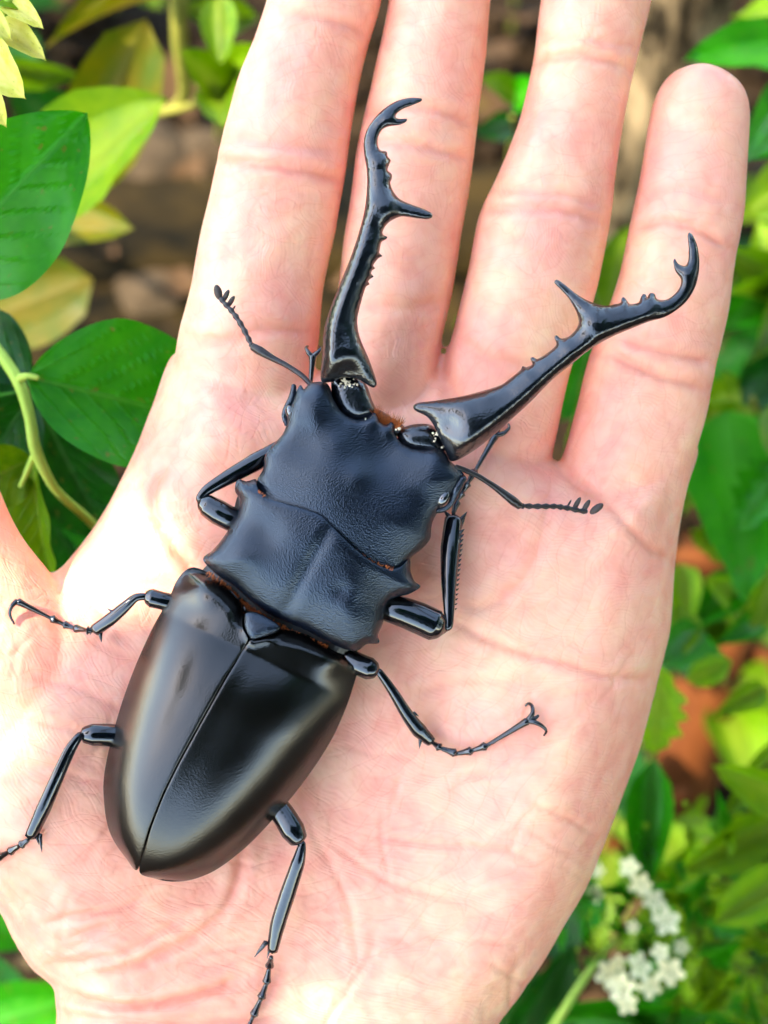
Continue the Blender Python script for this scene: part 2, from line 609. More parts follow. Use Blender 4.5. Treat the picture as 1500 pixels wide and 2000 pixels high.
# ------------------------------------------------------------------ hand
def loft(stations, seg=28, power=2.3):
    """stations: (L px, R px, axis height mm, half thickness mm)."""
    verts, faces = [], []
    for (L, R, w, th) in stations:
        a = Vector(P(L[0], L[1], w)); b = Vector(P(R[0], R[1], w))
        c, h = (a + b) / 2, (b - a) / 2
        for j in range(seg):
            an = 2 * math.pi * j / seg
            ca, sa = math.cos(an), math.sin(an)
            x = math.copysign(abs(ca)**(2 / power), ca)
            z = math.copysign(abs(sa)**(2 / power), sa)
            verts.append(c + h * x + Vector((0, 0, 1)) * z * th)
    m = len(stations)
    for i in range(m - 1):
        for j in range(seg):
            faces.append((i * seg + j, (i + 1) * seg + j, (i + 1) * seg + (j + 1) % seg, i * seg + (j + 1) % seg))
    faces.append(tuple(range(seg))[::-1])
    faces.append(tuple((m - 1) * seg + j for j in range(seg)))
    return verts, faces

def densify(st, k=5):
    a = [Vector((*L, w)) for L, R, w, th in st]
    b = [Vector((*R, th)) for L, R, w, th in st]
    def cm(p):
        out = []
        for i in range(len(p) - 1):
            p1, p2 = p[i], p[i + 1]
            p0 = p[i - 1] if i else p1
            p3 = p[i + 2] if i + 2 < len(p) else p2
            for j in range(k):
                s = j / k
                t1, t2 = (p2 - p0) * 0.5, (p3 - p1) * 0.5
                L = (p2 - p1).length
                for t in (t1, t2):
                    if t.length > L: t *= L / t.length
                out.append(p1*(2*s**3-3*s**2+1) + t1*(s**3-2*s**2+s) + p2*(3*s**2-2*s**3) + t2*(s**3-s**2))
        return out + [p[-1]]
    A, B = cm(a), cm(b)
    return [((x.x, x.y), (y.x, y.y), x.z, y.z) for x, y in zip(A, B)]

def palm_rise(q):
    x, y = q[:, 0], q[:, 1]
    def G(cx, cy, sx, sy, h):
        return h * np.exp(-((x - cx) / sx)**2 - ((y - cy) / sy)**2)
    w = G(60, 1560, 240, 300, 7.5) + G(1090, 1520, 230, 360, 5.0) + G(620, 1280, 240, 330, 0.9)
    w += G(450, 830, 130, 110, 2.2) + G(740, 850, 100, 100, 1.8) + G(960, 880, 100, 110, 2.2) + G(1200, 1000, 110, 130, 2.6)
    w += G(560, 1900, 150, 150, -1.5) + G(550, 2300, 400, 250, -1.0)
    return w

CREASES = [  # polyline (px), depth mm, half width px
    ([(405, 330), (426, 317), (500, 318), (567, 328), (672, 352), (690, 362)], 0.55, 9),
    ([(430, 280), (480, 272), (560, 282), (680, 300)], 0.35, 10),
    ([(520, 20), (600, 28), (680, 48), (740, 75)], 0.4, 9),
    ([(360, 668), (449, 662), (530, 640), (625, 655)], 0.5, 12),
    ([(690, 232), (772, 208), (850, 214), (945, 250)], 0.45, 9),
    ([(680, 290), (748, 276), (840, 288), (936, 314)], 0.5, 9),
    ([(655, 585), (713, 593), (800, 600), (893, 580)], 0.4, 12),
    ([(1025, 150), (1060, 118), (1124, 106), (1190, 118), (1240, 140)], 0.5, 9),
    ([(1040, 80), (1120, 70), (1250, 95)], 0.25, 9),
    ([(925, 420), (936, 411), (1065, 405), (1130, 418), (1190, 440)], 0.5, 9),
    ([(955, 385), (1000, 372), (1090, 380), (1195, 405)], 0.35, 9),
    ([(880, 650), (960, 700), (1050, 715), (1120, 740)], 0.35, 12),
    ([(1225, 455), (1260, 440), (1307, 430), (1377, 455), (1435, 495)], 0.55, 8),
    ([(1245, 385), (1300, 372), (1360, 370), (1440, 400)], 0.3, 10),
    ([(1175, 680), (1230, 708), (1293, 735), (1370, 756), (1392, 770)], 0.5, 9),
    ([(1200, 660), (1261, 675), (1335, 695), (1405, 705)], 0.4, 9),
    # palm
    ([(1095, 905), (1130, 945), (1190, 985), (1240, 1040), (1290, 1085), (1330, 1110)], 0.38, 9),
    ([(860, 1205), (900, 1220), (980, 1262), (1096, 1290), (1180, 1318), (1290, 1325)], 0.36, 9),
    ([(900, 1190), (960, 1180), (1030, 1120), (1060, 1040), (1080, 940)], 0.28, 10),
    ([(330, 900), (300, 960), (310, 1020), (350, 1080), (420, 1200), (450, 1400), (470, 1600), (460, 1737), (390, 1823), (280, 1880), (177, 1912)], 0.55, 10),
    ([(110, 1933), (200, 1962), (300, 1962), (433, 1927), (480, 1905)], 0.7, 9),
    ([(90, 1975), (200, 1992), (350, 1996), (560, 1985)], 0.4, 9),
    ([(80, 1880), (120, 1885), (233, 1863), (333, 1810), (380, 1790)], 0.4, 7),
    ([(67, 1813), (150, 1790), (250, 1770), (300, 1740)], 0.3, 7),
    ([(120, 1840), (200, 1810), (290, 1775)], 0.25, 7),
    ([(30, 1400), (120, 1420), (260, 1470)], 0.22, 7),
    ([(0, 1490), (100, 1500), (210, 1540)], 0.2, 7),
    ([(40, 1320), (140, 1340), (260, 1400)], 0.2, 7),
    ([(720, 1630), (850, 1650), (980, 1660), (1060, 1690)], 0.25, 6),
    ([(880, 1510), (960, 1515), (1080, 1500)], 0.18, 6),
    ([(640, 1640), (760, 1720), (900, 1760)], 0.2, 6),
    ([(1020, 1560), (1110, 1600), (1180, 1640)], 0.2, 6),
    ([(560, 1480), (600, 1600), (680, 1760), (700, 1900)], 0.2, 8),
    ([(800, 1360), (900, 1330), (1010, 1330)], 0.18, 8),
    ([(250, 1000), (300, 1010), (360, 1040)], 0.25, 6),
    ([(210, 1060), (280, 1070), (340, 1100)], 0.2, 6),
    ([(860, 690), (880, 760), (960, 830)], 0.3, 12),
    ([(130, 1110), (220, 1130), (330, 1150)], 0.3, 9),
    ([(110, 1140), (180, 1180), (250, 1250)], 0.25, 9),
]

_cr = random.Random(77)
for _ in range(90):      # fine crossing lines of the palm
    x_, y_ = _cr.choice([(_cr.uniform(650, 1280), _cr.uniform(900, 1850)), (_cr.uniform(20, 420), _cr.uniform(1150, 1900)), (_cr.uniform(300, 1200), _cr.uniform(1750, 1990))])
    if x_ > 1080 and y_ > 1400: continue
    a_ = _cr.choice([0.25, -0.5, 1.9, 2.3]) + _cr.gauss(0, .25)
    pl_ = [(x_, y_)]
    for k_ in range(_cr.randint(3, 6)):
        x_ += 38 * math.cos(a_); y_ += 38 * math.sin(a_); a_ += _cr.gauss(0, .18)
        pl_.append((x_, y_))
    CREASES.append((pl_, _cr.uniform(.06, .17), _cr.uniform(4.5, 6.5)))
for _ in range(60):      # fine cross lines on the fingers
    cx_, cy_ = _cr.choice([(540, 400), (560, 150), (800, 420), (830, 120), (1050, 520), (1130, 250), (1300, 600), (1350, 300)])
    x_, y_ = cx_ + _cr.uniform(-90, 60), cy_ + _cr.uniform(-110, 110)
    CREASES.append(([(x_, y_), (x_ + 30, y_ + _cr.uniform(-4, 6)), (x_ + 70, y_ + _cr.uniform(-4, 10))], _cr.uniform(.05, .12), _cr.uniform(4.5, 6)))

def build_hand():
    pieces = []
    z = -7.5
    # fingers (left edge, right edge)
    index = [((300, 900), (560, 960), -10, 8), ((330, 770), (600, 830), -9, 8), ((348, 655), (620, 690), z, 8.2), ((376, 555), (632, 575), z, 8.0),
             ((400, 430), (658, 450), z, 7.9), ((424, 320), (674, 345), z, 8.1), ((440, 240), (684, 270), z, 8.0), ((463, 160), (701, 175), z, 7.8),
             ((490, 90), (719, 95), z, 7.6), ((523, 0), (744, 5), z, 7.6), ((556, -110), (756, -105), z, 7.2), ((590, -200), (777, -190), z, 6.8),
             ((630, -270), (767, -262), z, 5.5), ((675, -310), (753, -306), z, 3)]
    middle = [((560, 930), (820, 960), -10, 8), ((610, 800), (850, 830), -9, 8), ((646, 690), (860, 695), -8.5, 8.2), ((658, 565), (885, 570), -8.5, 8.2),
              ((668, 470), (902, 455), -8.5, 8.0), ((686, 370), (922, 340), -8.5, 8.2), ((698, 285), (934, 245), -8.5, 8.2), ((724, 165), (945, 150), -8.5, 8),
              ((760, 0), (960, 0), -8.5, 7.8), ((788, -150), (977, -145), -8, 7.6), ((813, -290), (977, -285), -8, 7), ((848, -360), (962, -358), -8, 5.5), ((888, -395), (927, -394), -8, 3)]
    ring = [((770, 980), (1040, 1000), -10, 8), ((820, 840), (1080, 880), -9, 8), ((867, 700), (1112, 735), -8, 8.0), ((910, 545), (1166, 560), -8, 8.0),
            ((935, 425), (1192, 430), -8, 8.0), ((973, 335), (1207, 330), -8, 7.8), ((1015, 230), (1222, 230), -8, 7.6), ((1041, 115), (1245, 120), -8, 7.6),
            ((1055, 0), (1270, 0), -8, 7.4), ((1071, -130), (1285, -130), -8, 7.2), ((1095, -230), (1285, -230), -8, 6.6), ((1130, -290), (1260, -290), -8, 5), ((1170, -320), (1220, -320), -8, 3)]
    pinky = [((1010, 1080), (1310, 1100), -10, 8), ((1060, 980), (1340, 980), -9.5, 8), ((1099, 890), (1364, 870), -8.5, 7.6), ((1123, 802), (1384, 800), -8.5, 7.4),
             ((1152, 690), (1404, 705), -8.5, 7.2), ((1193, 591), (1424, 600), -8.5, 7.0), ((1215, 515), (1436, 500), -8.5, 7.0), ((1236, 400), (1455, 400), -8.5, 6.8),
             ((1258, 275), (1464, 270), -8.5, 6.5), ((1270, 210), (1463, 208), -8.5, 6.1), ((1288, 168), (1447, 168), -8.5, 5.2), ((1315, 140), (1415, 140), -8.5, 3.6), ((1350, 127), (1385, 127), -8.5, 1.6)]
    thumb = [((-260, 1620), (220, 1480), -6, 12), ((-210, 1380), (190, 1250), -5, 12), ((-205, 1220), (100, 1118), -4, 10.5), ((-225, 1120), (45, 1050), -3, 9.5),
             ((-255, 1020), (5, 975), -2, 9), ((-300, 860), (-50, 830), -1, 9), ((-330, 700), (-90, 680), 0, 8.5), ((-330, 560), (-120, 550), 0, 7.5), ((-300, 480), (-160, 475), 0, 5.5), ((-260, 440), (-200, 438), 0, 3)]
    for f in (index, middle, ring, pinky, thumb):
        pieces.append(loft(densify(f), 32, 1.95))
    outline = [(340, 690), (300, 790), (272, 860), (240, 930), (195, 1010), (150, 1070), (100, 1116), (60, 1090), (0, 1060), (-120, 1120), (-190, 1300),
               (-180, 1480), (-110, 1640), (-40, 1740), (0, 1787), (22, 1835), (60, 1895), (102, 1930), (108, 2000), (100, 2200), (85, 2600), (60, 3200), (40, 4200),
               (1060, 4200), (1030, 3200), (980, 2600), (950, 2250), (945, 2100), (975, 2000), (1000, 1970), (1060, 1880), (1100, 1812), (1150, 1722), (1200, 1592), (1255, 1440),
               (1290, 1312), (1308, 1240), (1318, 1130), (1330, 1040), (1345, 960), (1365, 870), (1300, 880), (1180, 930), (1095, 905), (1000, 850), (930, 780), (866, 715), (800, 740), (720, 745), (628, 722), (540, 720), (430, 680)]
    q, tris, border, bd = tri_region(outline, 22, 14, (4, 12, 26))
    d = seg_dist(q, bd); d[border] = 0
    Rr = 150.0
    t = np.clip(d / Rr, 0, 1)
    prof = np.sqrt(1 - (1 - t)**2)
    arm = np.clip((q[:, 1] - 1750) / 500, 0, 1)
    mid = -11.0 + 0 * t
    wt = mid + prof * (11.0 + palm_rise(q) + arm * 4)
    wb = mid - prof * (12.5 + arm * 9)
    n = len(q)
    vt = [P(q[i, 0], q[i, 1], wt[i]) for i in range(n)]
    vb = [P(q[i, 0], q[i, 1], wb[i]) for i in range(n)]
    idx = list(range(n))
    ob = [i if border[i] else i + n for i in range(n)]
    faces = []
    for tr in tris:
        a, b, c = (q[k] for k in tr)
        if (b[0] - a[0]) * (c[1] - a[1]) - (b[1] - a[1]) * (c[0] - a[0]) > 0:
            tr = (tr[0], tr[2], tr[1])
        faces.append(tr)
        faces.append((ob[tr[0]], ob[tr[2]], ob[tr[1]]))
    pieces.append((vt + vb, faces))
    v, f = merge(pieces)
    origin = world((0, -60, -11))
    o = mesh_obj('hand', v, f, M['skin'], origin=origin)
    bm = bmesh.new(); bm.from_mesh(o.data)
    bmesh.ops.recalc_face_normals(bm, faces=bm.faces)
    bm.to_mesh(o.data); bm.free()
    rm = o.modifiers.new('r', 'REMESH'); rm.mode = 'VOXEL'; rm.voxel_size = 0.0004
    sm = o.modifiers.new('s', 'SMOOTH'); sm.factor = 0.5; sm.iterations = 12
    dg = bpy.context.evaluated_depsgraph_get()
    me = bpy.data.meshes.new_from_object(o.evaluated_get(dg))
    o.modifiers.clear()
    o.data = me
    if not me.materials: me.materials.append(M['skin'])
    # creases
    nv = len(me.vertices)
    X = np.empty(nv * 3); me.vertices.foreach_get('co', X); X = X.reshape(-1, 3)
    Nn = np.empty(nv * 3); me.vertices.foreach_get('normal', Nn); Nn = Nn.reshape(-1, 3)
    Wl = X + np.array(origin) - np.array(O)
    uvw = np.stack([Wl @ np.array(U), Wl @ np.array(V), Wl @ np.array(W)], 1) * 1000
    k = D / (D - uvw[:, 2]) / S
    px = np.stack([uvw[:, 0] * k + 750, 1000 - uvw[:, 1] * k], 1)
    front = np.clip((Nn @ np.array(W)) * 2.0 - 0.1, 0, 1)
    act = np.where(front > 0)[0]
    depth = np.zeros(nv); red = np.zeros(nv)
    for ci, (pl, dp, hw) in enumerate(CREASES):
        r2 = random.Random(ci)
        c = catmull([(x, y, 0) for x, y in pl], 12)
        c = [(p.x + r2.uniform(-2, 2), p.y + r2.uniform(-2, 2)) for p in c]
        lo = np.min(c, 0) - 60; hi = np.max(c, 0) + 60
        s = act[((px[act] > lo) & (px[act] < hi)).all(1)]
        if not len(s): continue
        dd = seg_dist(px[s], c, False)
        e0 = np.hypot(*(px[s] - np.array(c[0])).T); e1 = np.hypot(*(px[s] - np.array(c[-1])).T)
        fade = np.clip(np.minimum(e0, e1) / 40, 0.15, 1)
        g = np.exp(-(dd / hw)**2) * fade
        lip = np.exp(-((dd - hw * 2.6) / (hw * 1.3))**2) * fade * 0.3
        depth[s] += (g - lip) * dp * front[s]
        red[s] = np.maximum(red[s], np.exp(-(dd / (hw * 1.25))**2) * fade * min(1, dp * 1.3) * front[s])
    # knuckle pads: soft unevenness
    un = np.array([mnoise.noise((p[0] * 0.05, p[1] * 0.05, 1.3)) + 0.5 * mnoise.noise((p[0] * 0.13, p[1] * 0.13, 4.2)) for p in uvw])
    X += Nn * ((-depth + un * 0.35)[:, None]) * 0.001
    me.vertices.foreach_set('co', X.ravel())
    at = me.attributes.new('crease', 'FLOAT', 'POINT'); at.data.foreach_set('value', np.clip(red * 0.75, 0, 1))
    bl = np.zeros(nv)  # skin flush, plus red shade painted at finger gaps and beside the beetle
    for (cx, cy, sx, sy, a) in [(700, 330, 60, 400, .5), (1360, 320, 120, 120, .6), (560, 290, 110, 45, .5), (640, 640, 90, 60, .5), (880, 640, 40, 80, .6), (1090, 850, 40, 120, .6),
                                (130, 1330, 110, 260, .45), (800, 900, 200, 160, .35), (1130, 1130, 140, 120, .3), (700, 1600, 260, 260, .35), (1060, 410, 120, 40, .4), (840, 290, 110, 50, .35), (330, 1800, 220, 100, .35)]:
        bl += a * np.exp(-((px[:, 0] - cx) / sx)**2 - ((px[:, 1] - cy) / sy)**2)
    at = me.attributes.new('blush_shade', 'FLOAT', 'POINT'); at.data.foreach_set('value', np.clip(bl * 0.8, 0, 0.7))
    # ridge coordinates follow the fingers / swirl over the palm
    ang = np.where(px[:, 1] < 700, 0.25, 0.9 + 0.0006 * (px[:, 0] - 700))
    rd = np.stack([uvw[:, 0] * np.cos(ang) + uvw[:, 1] * np.sin(ang), -uvw[:, 0] * np.sin(ang) + uvw[:, 1] * np.cos(ang), uvw[:, 2]], 1)
    at = me.attributes.new('ridge', 'FLOAT_VECTOR', 'POINT'); at.data.foreach_set('vector', rd.ravel())
    me.update()
    me.polygons.foreach_set('use_smooth', [True] * len(me.polygons))
    tag(o, 'open bare left hand held palm up with a big beetle on it', 'hand')
    bvh = BVHTree.FromPolygons([Vector(v) for v in (X + np.array(origin))], [tuple(p.vertices) for p in me.polygons])
    return o, bvh
hand, HBVH = build_hand()

def skin_w(px, py):
    """Height (mm) of the skin seen at a photo pixel."""
    a = world((0, 0, D)); b = world(P(px, py, 0))
    h = HBVH.ray_cast(a, (b - a).normalized())
    if h[0] is None: return -8.0
    return (h[0] - O).dot(W) * 1000

# ------------------------------------------------------------------ beetle
beetle = empty('stag_beetle', world(P(560, 1300, 2)), 'large black stag beetle with long toothed jaws lying on the open palm', 'beetle')
B = beetle

def gauss(q, cx, cy, s, h):
    return h * np.exp(-((q[:, 0] - cx)**2 + (q[:, 1] - cy)**2) / s**2)

def line_g(q, pl, s, h):
    return h * np.exp(-(seg_dist(q, pl, False) / s)**2)

HEAD = [(594, 760), (604, 749), (616, 746), (636, 747), (646, 760), (650, 776), (664, 800), (680, 813), (700, 818), (716, 814), (728, 806), (736, 810), (742, 824),
        (754, 830), (762, 824), (770, 830), (772, 848), (784, 864), (804, 875), (832, 878), (856, 874), (870, 882), (882, 902), (908, 930), (898, 952), (882, 976),
        (858, 996), (846, 1016), (842, 1032), (840, 1052), (824, 1072), (804, 1088), (790, 1108), (764, 1120), (736, 1110), (712, 1094), (680, 1068), (648, 1036), (624, 1020),
        (600, 1012), (560, 1000), (528, 985), (508, 965), (502, 940), (514, 916), (518, 888), (536, 866), (552, 848), (560, 828), (560, 808), (570, 786), (586, 752)]
PRON = [(464, 937), (482, 940), (500, 936), (503, 952), (522, 972), (560, 984), (600, 996), (626, 1006), (648, 1028), (692, 1070), (732, 1100), (760, 1111), (784, 1106), (800, 1091),
        (802, 1116), (810, 1136), (821, 1146), (800, 1160), (784, 1164), (762, 1172), (750, 1190), (748, 1216), (738, 1240), (740, 1256), (716, 1258), (700, 1270), (680, 1270),
        (640, 1254), (600, 1232), (552, 1212), (520, 1196), (488, 1172), (456, 1144), (428, 1126), (406, 1106), (397, 1090), (416, 1074), (440, 1044), (464, 1004), (468, 976), (459, 958)]
ELY_L = [(378, 1108), (404, 1117), (441, 1143), (475, 1181), (480, 1192), (474, 1210), (475, 1229), (484, 1251), (441, 1322), (389, 1415), (348, 1490), (317, 1553), (291, 1620), (269, 1698),
         (247, 1677), (221, 1640), (208, 1603), (202, 1547), (204, 1509), (217, 1446), (240, 1367), (266, 1297), (298, 1226), (318, 1190), (333, 1162), (344, 1136), (361, 1115)]
ELY_R = [(486, 1253), (509, 1250), (538, 1239), (550, 1229), (591, 1237), (628, 1250), (665, 1266), (693, 1284), (700, 1302), (692, 1334), (677, 1379), (651, 1438), (614, 1498), (569, 1558),
         (517, 1618), (472, 1662), (420, 1700), (375, 1718), (337, 1722), (303, 1716), (272, 1701), (294, 1621), (320, 1554), (350, 1491), (391, 1416), (443, 1323)]
SUT = [(486, 1252), (442, 1322), (390, 1415), (349, 1490), (318, 1553), (292, 1620), (270, 1700)]
ELY_U = ELY_L[:7] + [(490, 1215), (548, 1225)] + ELY_R[4:21] + ELY_L[14:]
ub = np.array([(p.x, p.y) for p in catmull([(x, y, 0) for x, y in ELY_U], 5, True)])

def dome(d, R, H, pw=0.6):
    t = np.clip(d / R, 0, 1)
    return H * (1 - (1 - t)**2)**pw

HEAD_FREE = HEAD[HEAD.index((790, 1108))::-1] + HEAD[:HEAD.index((508, 965)) - 1:-1]     # outline without the neck
def head_top(q, d):
    d = seg_dist(q, HEAD_FREE, False)
    w = 9.4 + dome(d, 15, 1.1, 0.55) + dome(d, 120, 1.5, 0.8)
    w += gauss(q, 660, 985, 100, 1.0) + gauss(q, 735, 880, 50, -1.0) + gauss(q, 790, 1010, 60, 0.5) + gauss(q, 612, 790, 45, 0.5) + gauss(q, 850, 915, 45, 0.5)
    w += gauss(q, 600, 860, 42, -0.35) + gauss(q, 700, 930, 24, 0.45) + gauss(q, 780, 960, 50, -0.3) + gauss(q, 640, 930, 50, 0.3) + gauss(q, 655, 865, 24, 0.25)
    w += line_g(q, [(650, 782), (690, 826), (735, 822), (790, 876), (850, 884)], 7, 0.25)
    return w
head = plate('head', HEAD, head_top, lambda q, d: 7.6 - np.clip(d / 60, 0, 1) * 3.0, M['shell_grain'], B, g=6, step=4)

PRON_FREE = PRON[PRON.index((800, 1091)):] + PRON[:3]                                   # outline without the collar under which the head slides
def pron_top(q, d):
    db = d
    d = seg_dist(q, PRON_FREE, False)
    w = 9.4 + dome(d, 15, 1.1, 0.55) + dome(d, 120, 2.5, 0.8) + 0.25 * np.clip(db / 5, 0, 1)
    w += gauss(q, 640, 1055, 50, 0.5) + line_g(q, [(640, 1040), (600, 1110), (560, 1190)], 12, -0.4)
    w += gauss(q, 520, 1050, 40, -0.45) + gauss(q, 570, 1040, 40, 0.3) + gauss(q, 690, 1150, 45, 0.3) + gauss(q, 665, 1155, 18, -0.35) + gauss(q, 470, 1080, 36, 0.35) + gauss(q, 745, 1130, 45, -0.4)
    w += line_g(q, [(397, 1090), (428, 1124), (488, 1170), (552, 1210), (640, 1252), (700, 1268)], 4, 0.25)
    return w
pron = plate('pronotum', PRON, pron_top, lambda q, d: 7.4 - np.clip(d / 60, 0, 1) * 3.5, M['shell_grain'], B, g=6, step=4)

AXD = np.array([486 - 270, 1252 - 1700], float); ALEN = np.hypot(*AXD); AXD /= ALEN
ALT = np.array([-AXD[1], AXD[0]])              # to the beetle's right
_rel = ub - np.array([270, 1700.])
_a, _b = _rel @ AXD, _rel @ ALT
_ag = np.linspace(-30, 640, 90)
def _half(sign):
    out = []
    for a in _ag:
        best = 0.0
        for i in range(len(ub)):
            j = (i + 1) % len(ub)
            a0, a1 = _a[i], _a[j]
            if (a0 - a) * (a1 - a) <= 0 and a0 != a1:
                b = _b[i] + (_b[j] - _b[i]) * (a - a0) / (a1 - a0)
                best = max(best, b * sign)
        out.append(best)
    k = np.array([1, 2, 3, 2, 1]) / 9.0
    return np.convolve(np.pad(np.array(out), 2, 'edge'), k, 'valid')
_hl, _hr = _half(-1), _half(1)

def ely_top(q, d):
    rel = q - np.array([270, 1700.])
    a, b = rel @ AXD, rel @ ALT
    hw = np.where(b < 0, np.interp(a, _ag, _hl), np.interp(a, _ag, _hr)) + 3
    x = np.clip(np.abs(b) / np.maximum(hw, 8), 0, 1)
    t = np.clip((a + 22) / 500, 0, 1)
    Hh = 7.6 * np.clip(1 - (1 - np.minimum(t / .62, 1))**2.3, 0, 1)**.55 * (1 - .30 * np.clip((t - .72) / .28, 0, 1)**2)
    w = 6.8 + Hh * (1 - x**3.0)
    df = seg_dist(q, [(352, 1128), (378, 1108), (404, 1117), (441, 1143), (475, 1181), (480, 1200), (545, 1226), (591, 1237), (628, 1250), (665, 1266), (693, 1284)], False)
    w = 6.8 + (w - 6.8) * (0.35 + 0.65 * np.clip(df / 30, 0.0, 1)**.6)
    ds = seg_dist(q, SUT, False)
    w += -0.22 * np.exp(-(ds / 1.8)**2) + 0.16 * np.exp(-(ds / 22)**2)
    w += gauss(q, 400, 1165, 26, 0.6) + gauss(q, 640, 1295, 28, 0.5)
    w += line_g(q, [(478, 1200), (480, 1240), (492, 1258), (530, 1250), (552, 1236)], 6, 0.3)
    return w
ely_bot = lambda q, d: 5.6 + 0 * d
for nm, ol in (('elytron', ELY_L), ('elytron', ELY_R)):
    plate(nm, ol, ely_top, ely_bot, M['shell_satin'], B, g=7, step=5, insets=(1.2, 3.5, 7, 13), smooth=0)

SCUT = [(481, 1197), (500, 1196), (531, 1211), (547, 1226), (534, 1237), (507, 1246), (491, 1248), (480, 1230), (477, 1212)]
plate('scutellum', SCUT, lambda q, d: 12.0 + dome(d, 20, 0.6) + (q[:, 1] - 1200) * 0.012, lambda q, d: 9 + 0 * d, M['shell_grain'], B, g=5, step=3)

# underside of thorax and abdomen
UNDER = [(480, 950), (600, 1000), (760, 1100), (770, 1150), (730, 1220), (690, 1290), (680, 1360), (640, 1440), (600, 1500), (555, 1560), (500, 1620), (420, 1690), (330, 1712), (275, 1690), (230, 1630),
         (215, 1550), (232, 1440), (262, 1340), (310, 1220), (380, 1130), (440, 1060)]
plate('underside', UNDER, lambda q, d: 6.0 + np.clip(d / 40, 0, 1) * 2.0, lambda q, d: 5.6 - dome(d, 120, 4.2), M['shell_brown'], B, g=12, step=9)

def hair_strip(name, pl, w, L, spread, n, mat, seed, ang):
    r = random.Random(seed)
    c = catmull([(x, y, 0) for x, y in pl], 2)
    vs, fs = [], []
    for i in range(n):
        p = c[r.randrange(len(c))]
        a = ang + r.gauss(0, spread)
        l = L * r.uniform(0.6, 1.15)
        b0 = Vector(P(p.x + r.uniform(-3, 3), p.y + r.uniform(-3, 3), w + r.uniform(-.6, .3)))
        dv = Vector((math.cos(a), math.sin(a), r.uniform(-0.1, 0.45))) * l
        sd = Vector((-math.sin(a), math.cos(a), 0)) * 0.05
        k = len(vs)
        vs += [b0 - sd, b0 + sd, b0 + Vector((0, 0, 0.07)), b0 + dv]
        fs += [(k, k + 1, k + 3), (k + 1, k + 2, k + 3), (k + 2, k, k + 3)]
    o = mesh_obj(name, vs, fs, mat, B, smooth=False)
    o['kind'] = 'stuff'
    return o
hair_strip('mouth_brush', [(728, 812), (742, 826), (760, 832), (778, 838)], 9.0, 1.9, 0.5, 260, M['rust_hair'], 3, math.radians(62))
hair_strip('neck_fringe', [(505, 962), (528, 980), (560, 990), (624, 1008), (650, 1034), (692, 1074), (740, 1104), (764, 1112)], 12.0, 0.4, 0.5, 300, M['rust_hair'], 4, math.radians(62))
hair_strip('waist_fringe', [(410, 1118), (440, 1140), (470, 1168), (490, 1186), (552, 1222), (640, 1262)], 8.6, 0.7, 0.5, 360, M['rust_hair'], 5, math.radians(240))

# eyes and cheek ridges
for (ex, ey, rx, ry, an) in ((568, 806, 11, 17, 15), (866, 974, 13, 20, -30)):
    a = math.radians(an)
    k = S * 0.965
    ax = (Vector((math.cos(a), math.sin(a), 0)) * rx * k, Vector((-math.sin(a), math.cos(a), 0)) * ry * k, Vector((0, 0, 1)) * 1.1)
    v, f = ellipsoid(P(ex, ey, 10.4 if ex > 700 else 9.4), ax)
    mesh_obj('eye', v, f, M['eye'], head)
tube('cheek_ridge', [P(574, 752, 9.6), P(571, 775, 9.4), P(560, 796, 9.2), P(555, 812, 9.0), P(560, 830, 9.2)], [0.3, 0.5, 0.4, 0.35, 0.3], M['shell_grain'], head, 8, 4)
tube('cheek_ridge', [P(906, 932, 10.2), P(892, 956, 10.4), P(884, 978, 10.2), P(868, 994, 10), P(852, 998, 10)], [0.5, 0.6, 0.4, 0.4, 0.3], M['shell_grain'], head, 8, 4)

MAN_L = [(627, 743), (630, 683), (633, 643), (647, 597), (663, 557), (683, 507), (700, 457), (712, 410), (717, 363), (716, 330), (712, 307), (710, 280), (715, 257), (728, 235), (747, 215),
         (773, 198), (800, 191), (823, 192), (824, 197), (807, 205), (787, 213), (775, 222), (773, 229), (780, 232), (795, 232), (793, 238), (780, 244), (760, 247), (747, 253), (739, 267),
         (738, 283), (743, 293), (755, 296), (757, 305), (763, 313), (760, 322), (757, 332), (765, 340), (765, 350), (762, 357), (768, 373), (780, 388), (800, 398), (827, 408), (842, 416),
         (844, 424), (833, 428), (800, 424), (783, 423), (763, 432), (752, 443), (747, 455), (751, 460), (757, 463), (753, 468), (745, 473), (742, 487), (741, 494), (747, 500), (740, 504), (733, 512),
         (729, 519), (733, 524), (727, 528), (725, 535), (730, 540), (723, 545), (719, 550), (722, 555), (715, 560), (708, 580), (702, 603), (698, 623), (700, 647), (707, 670), (720, 700),
         (732, 733), (736, 750), (730, 757), (718, 752), (705, 743), (690, 739), (667, 739), (647, 746)]
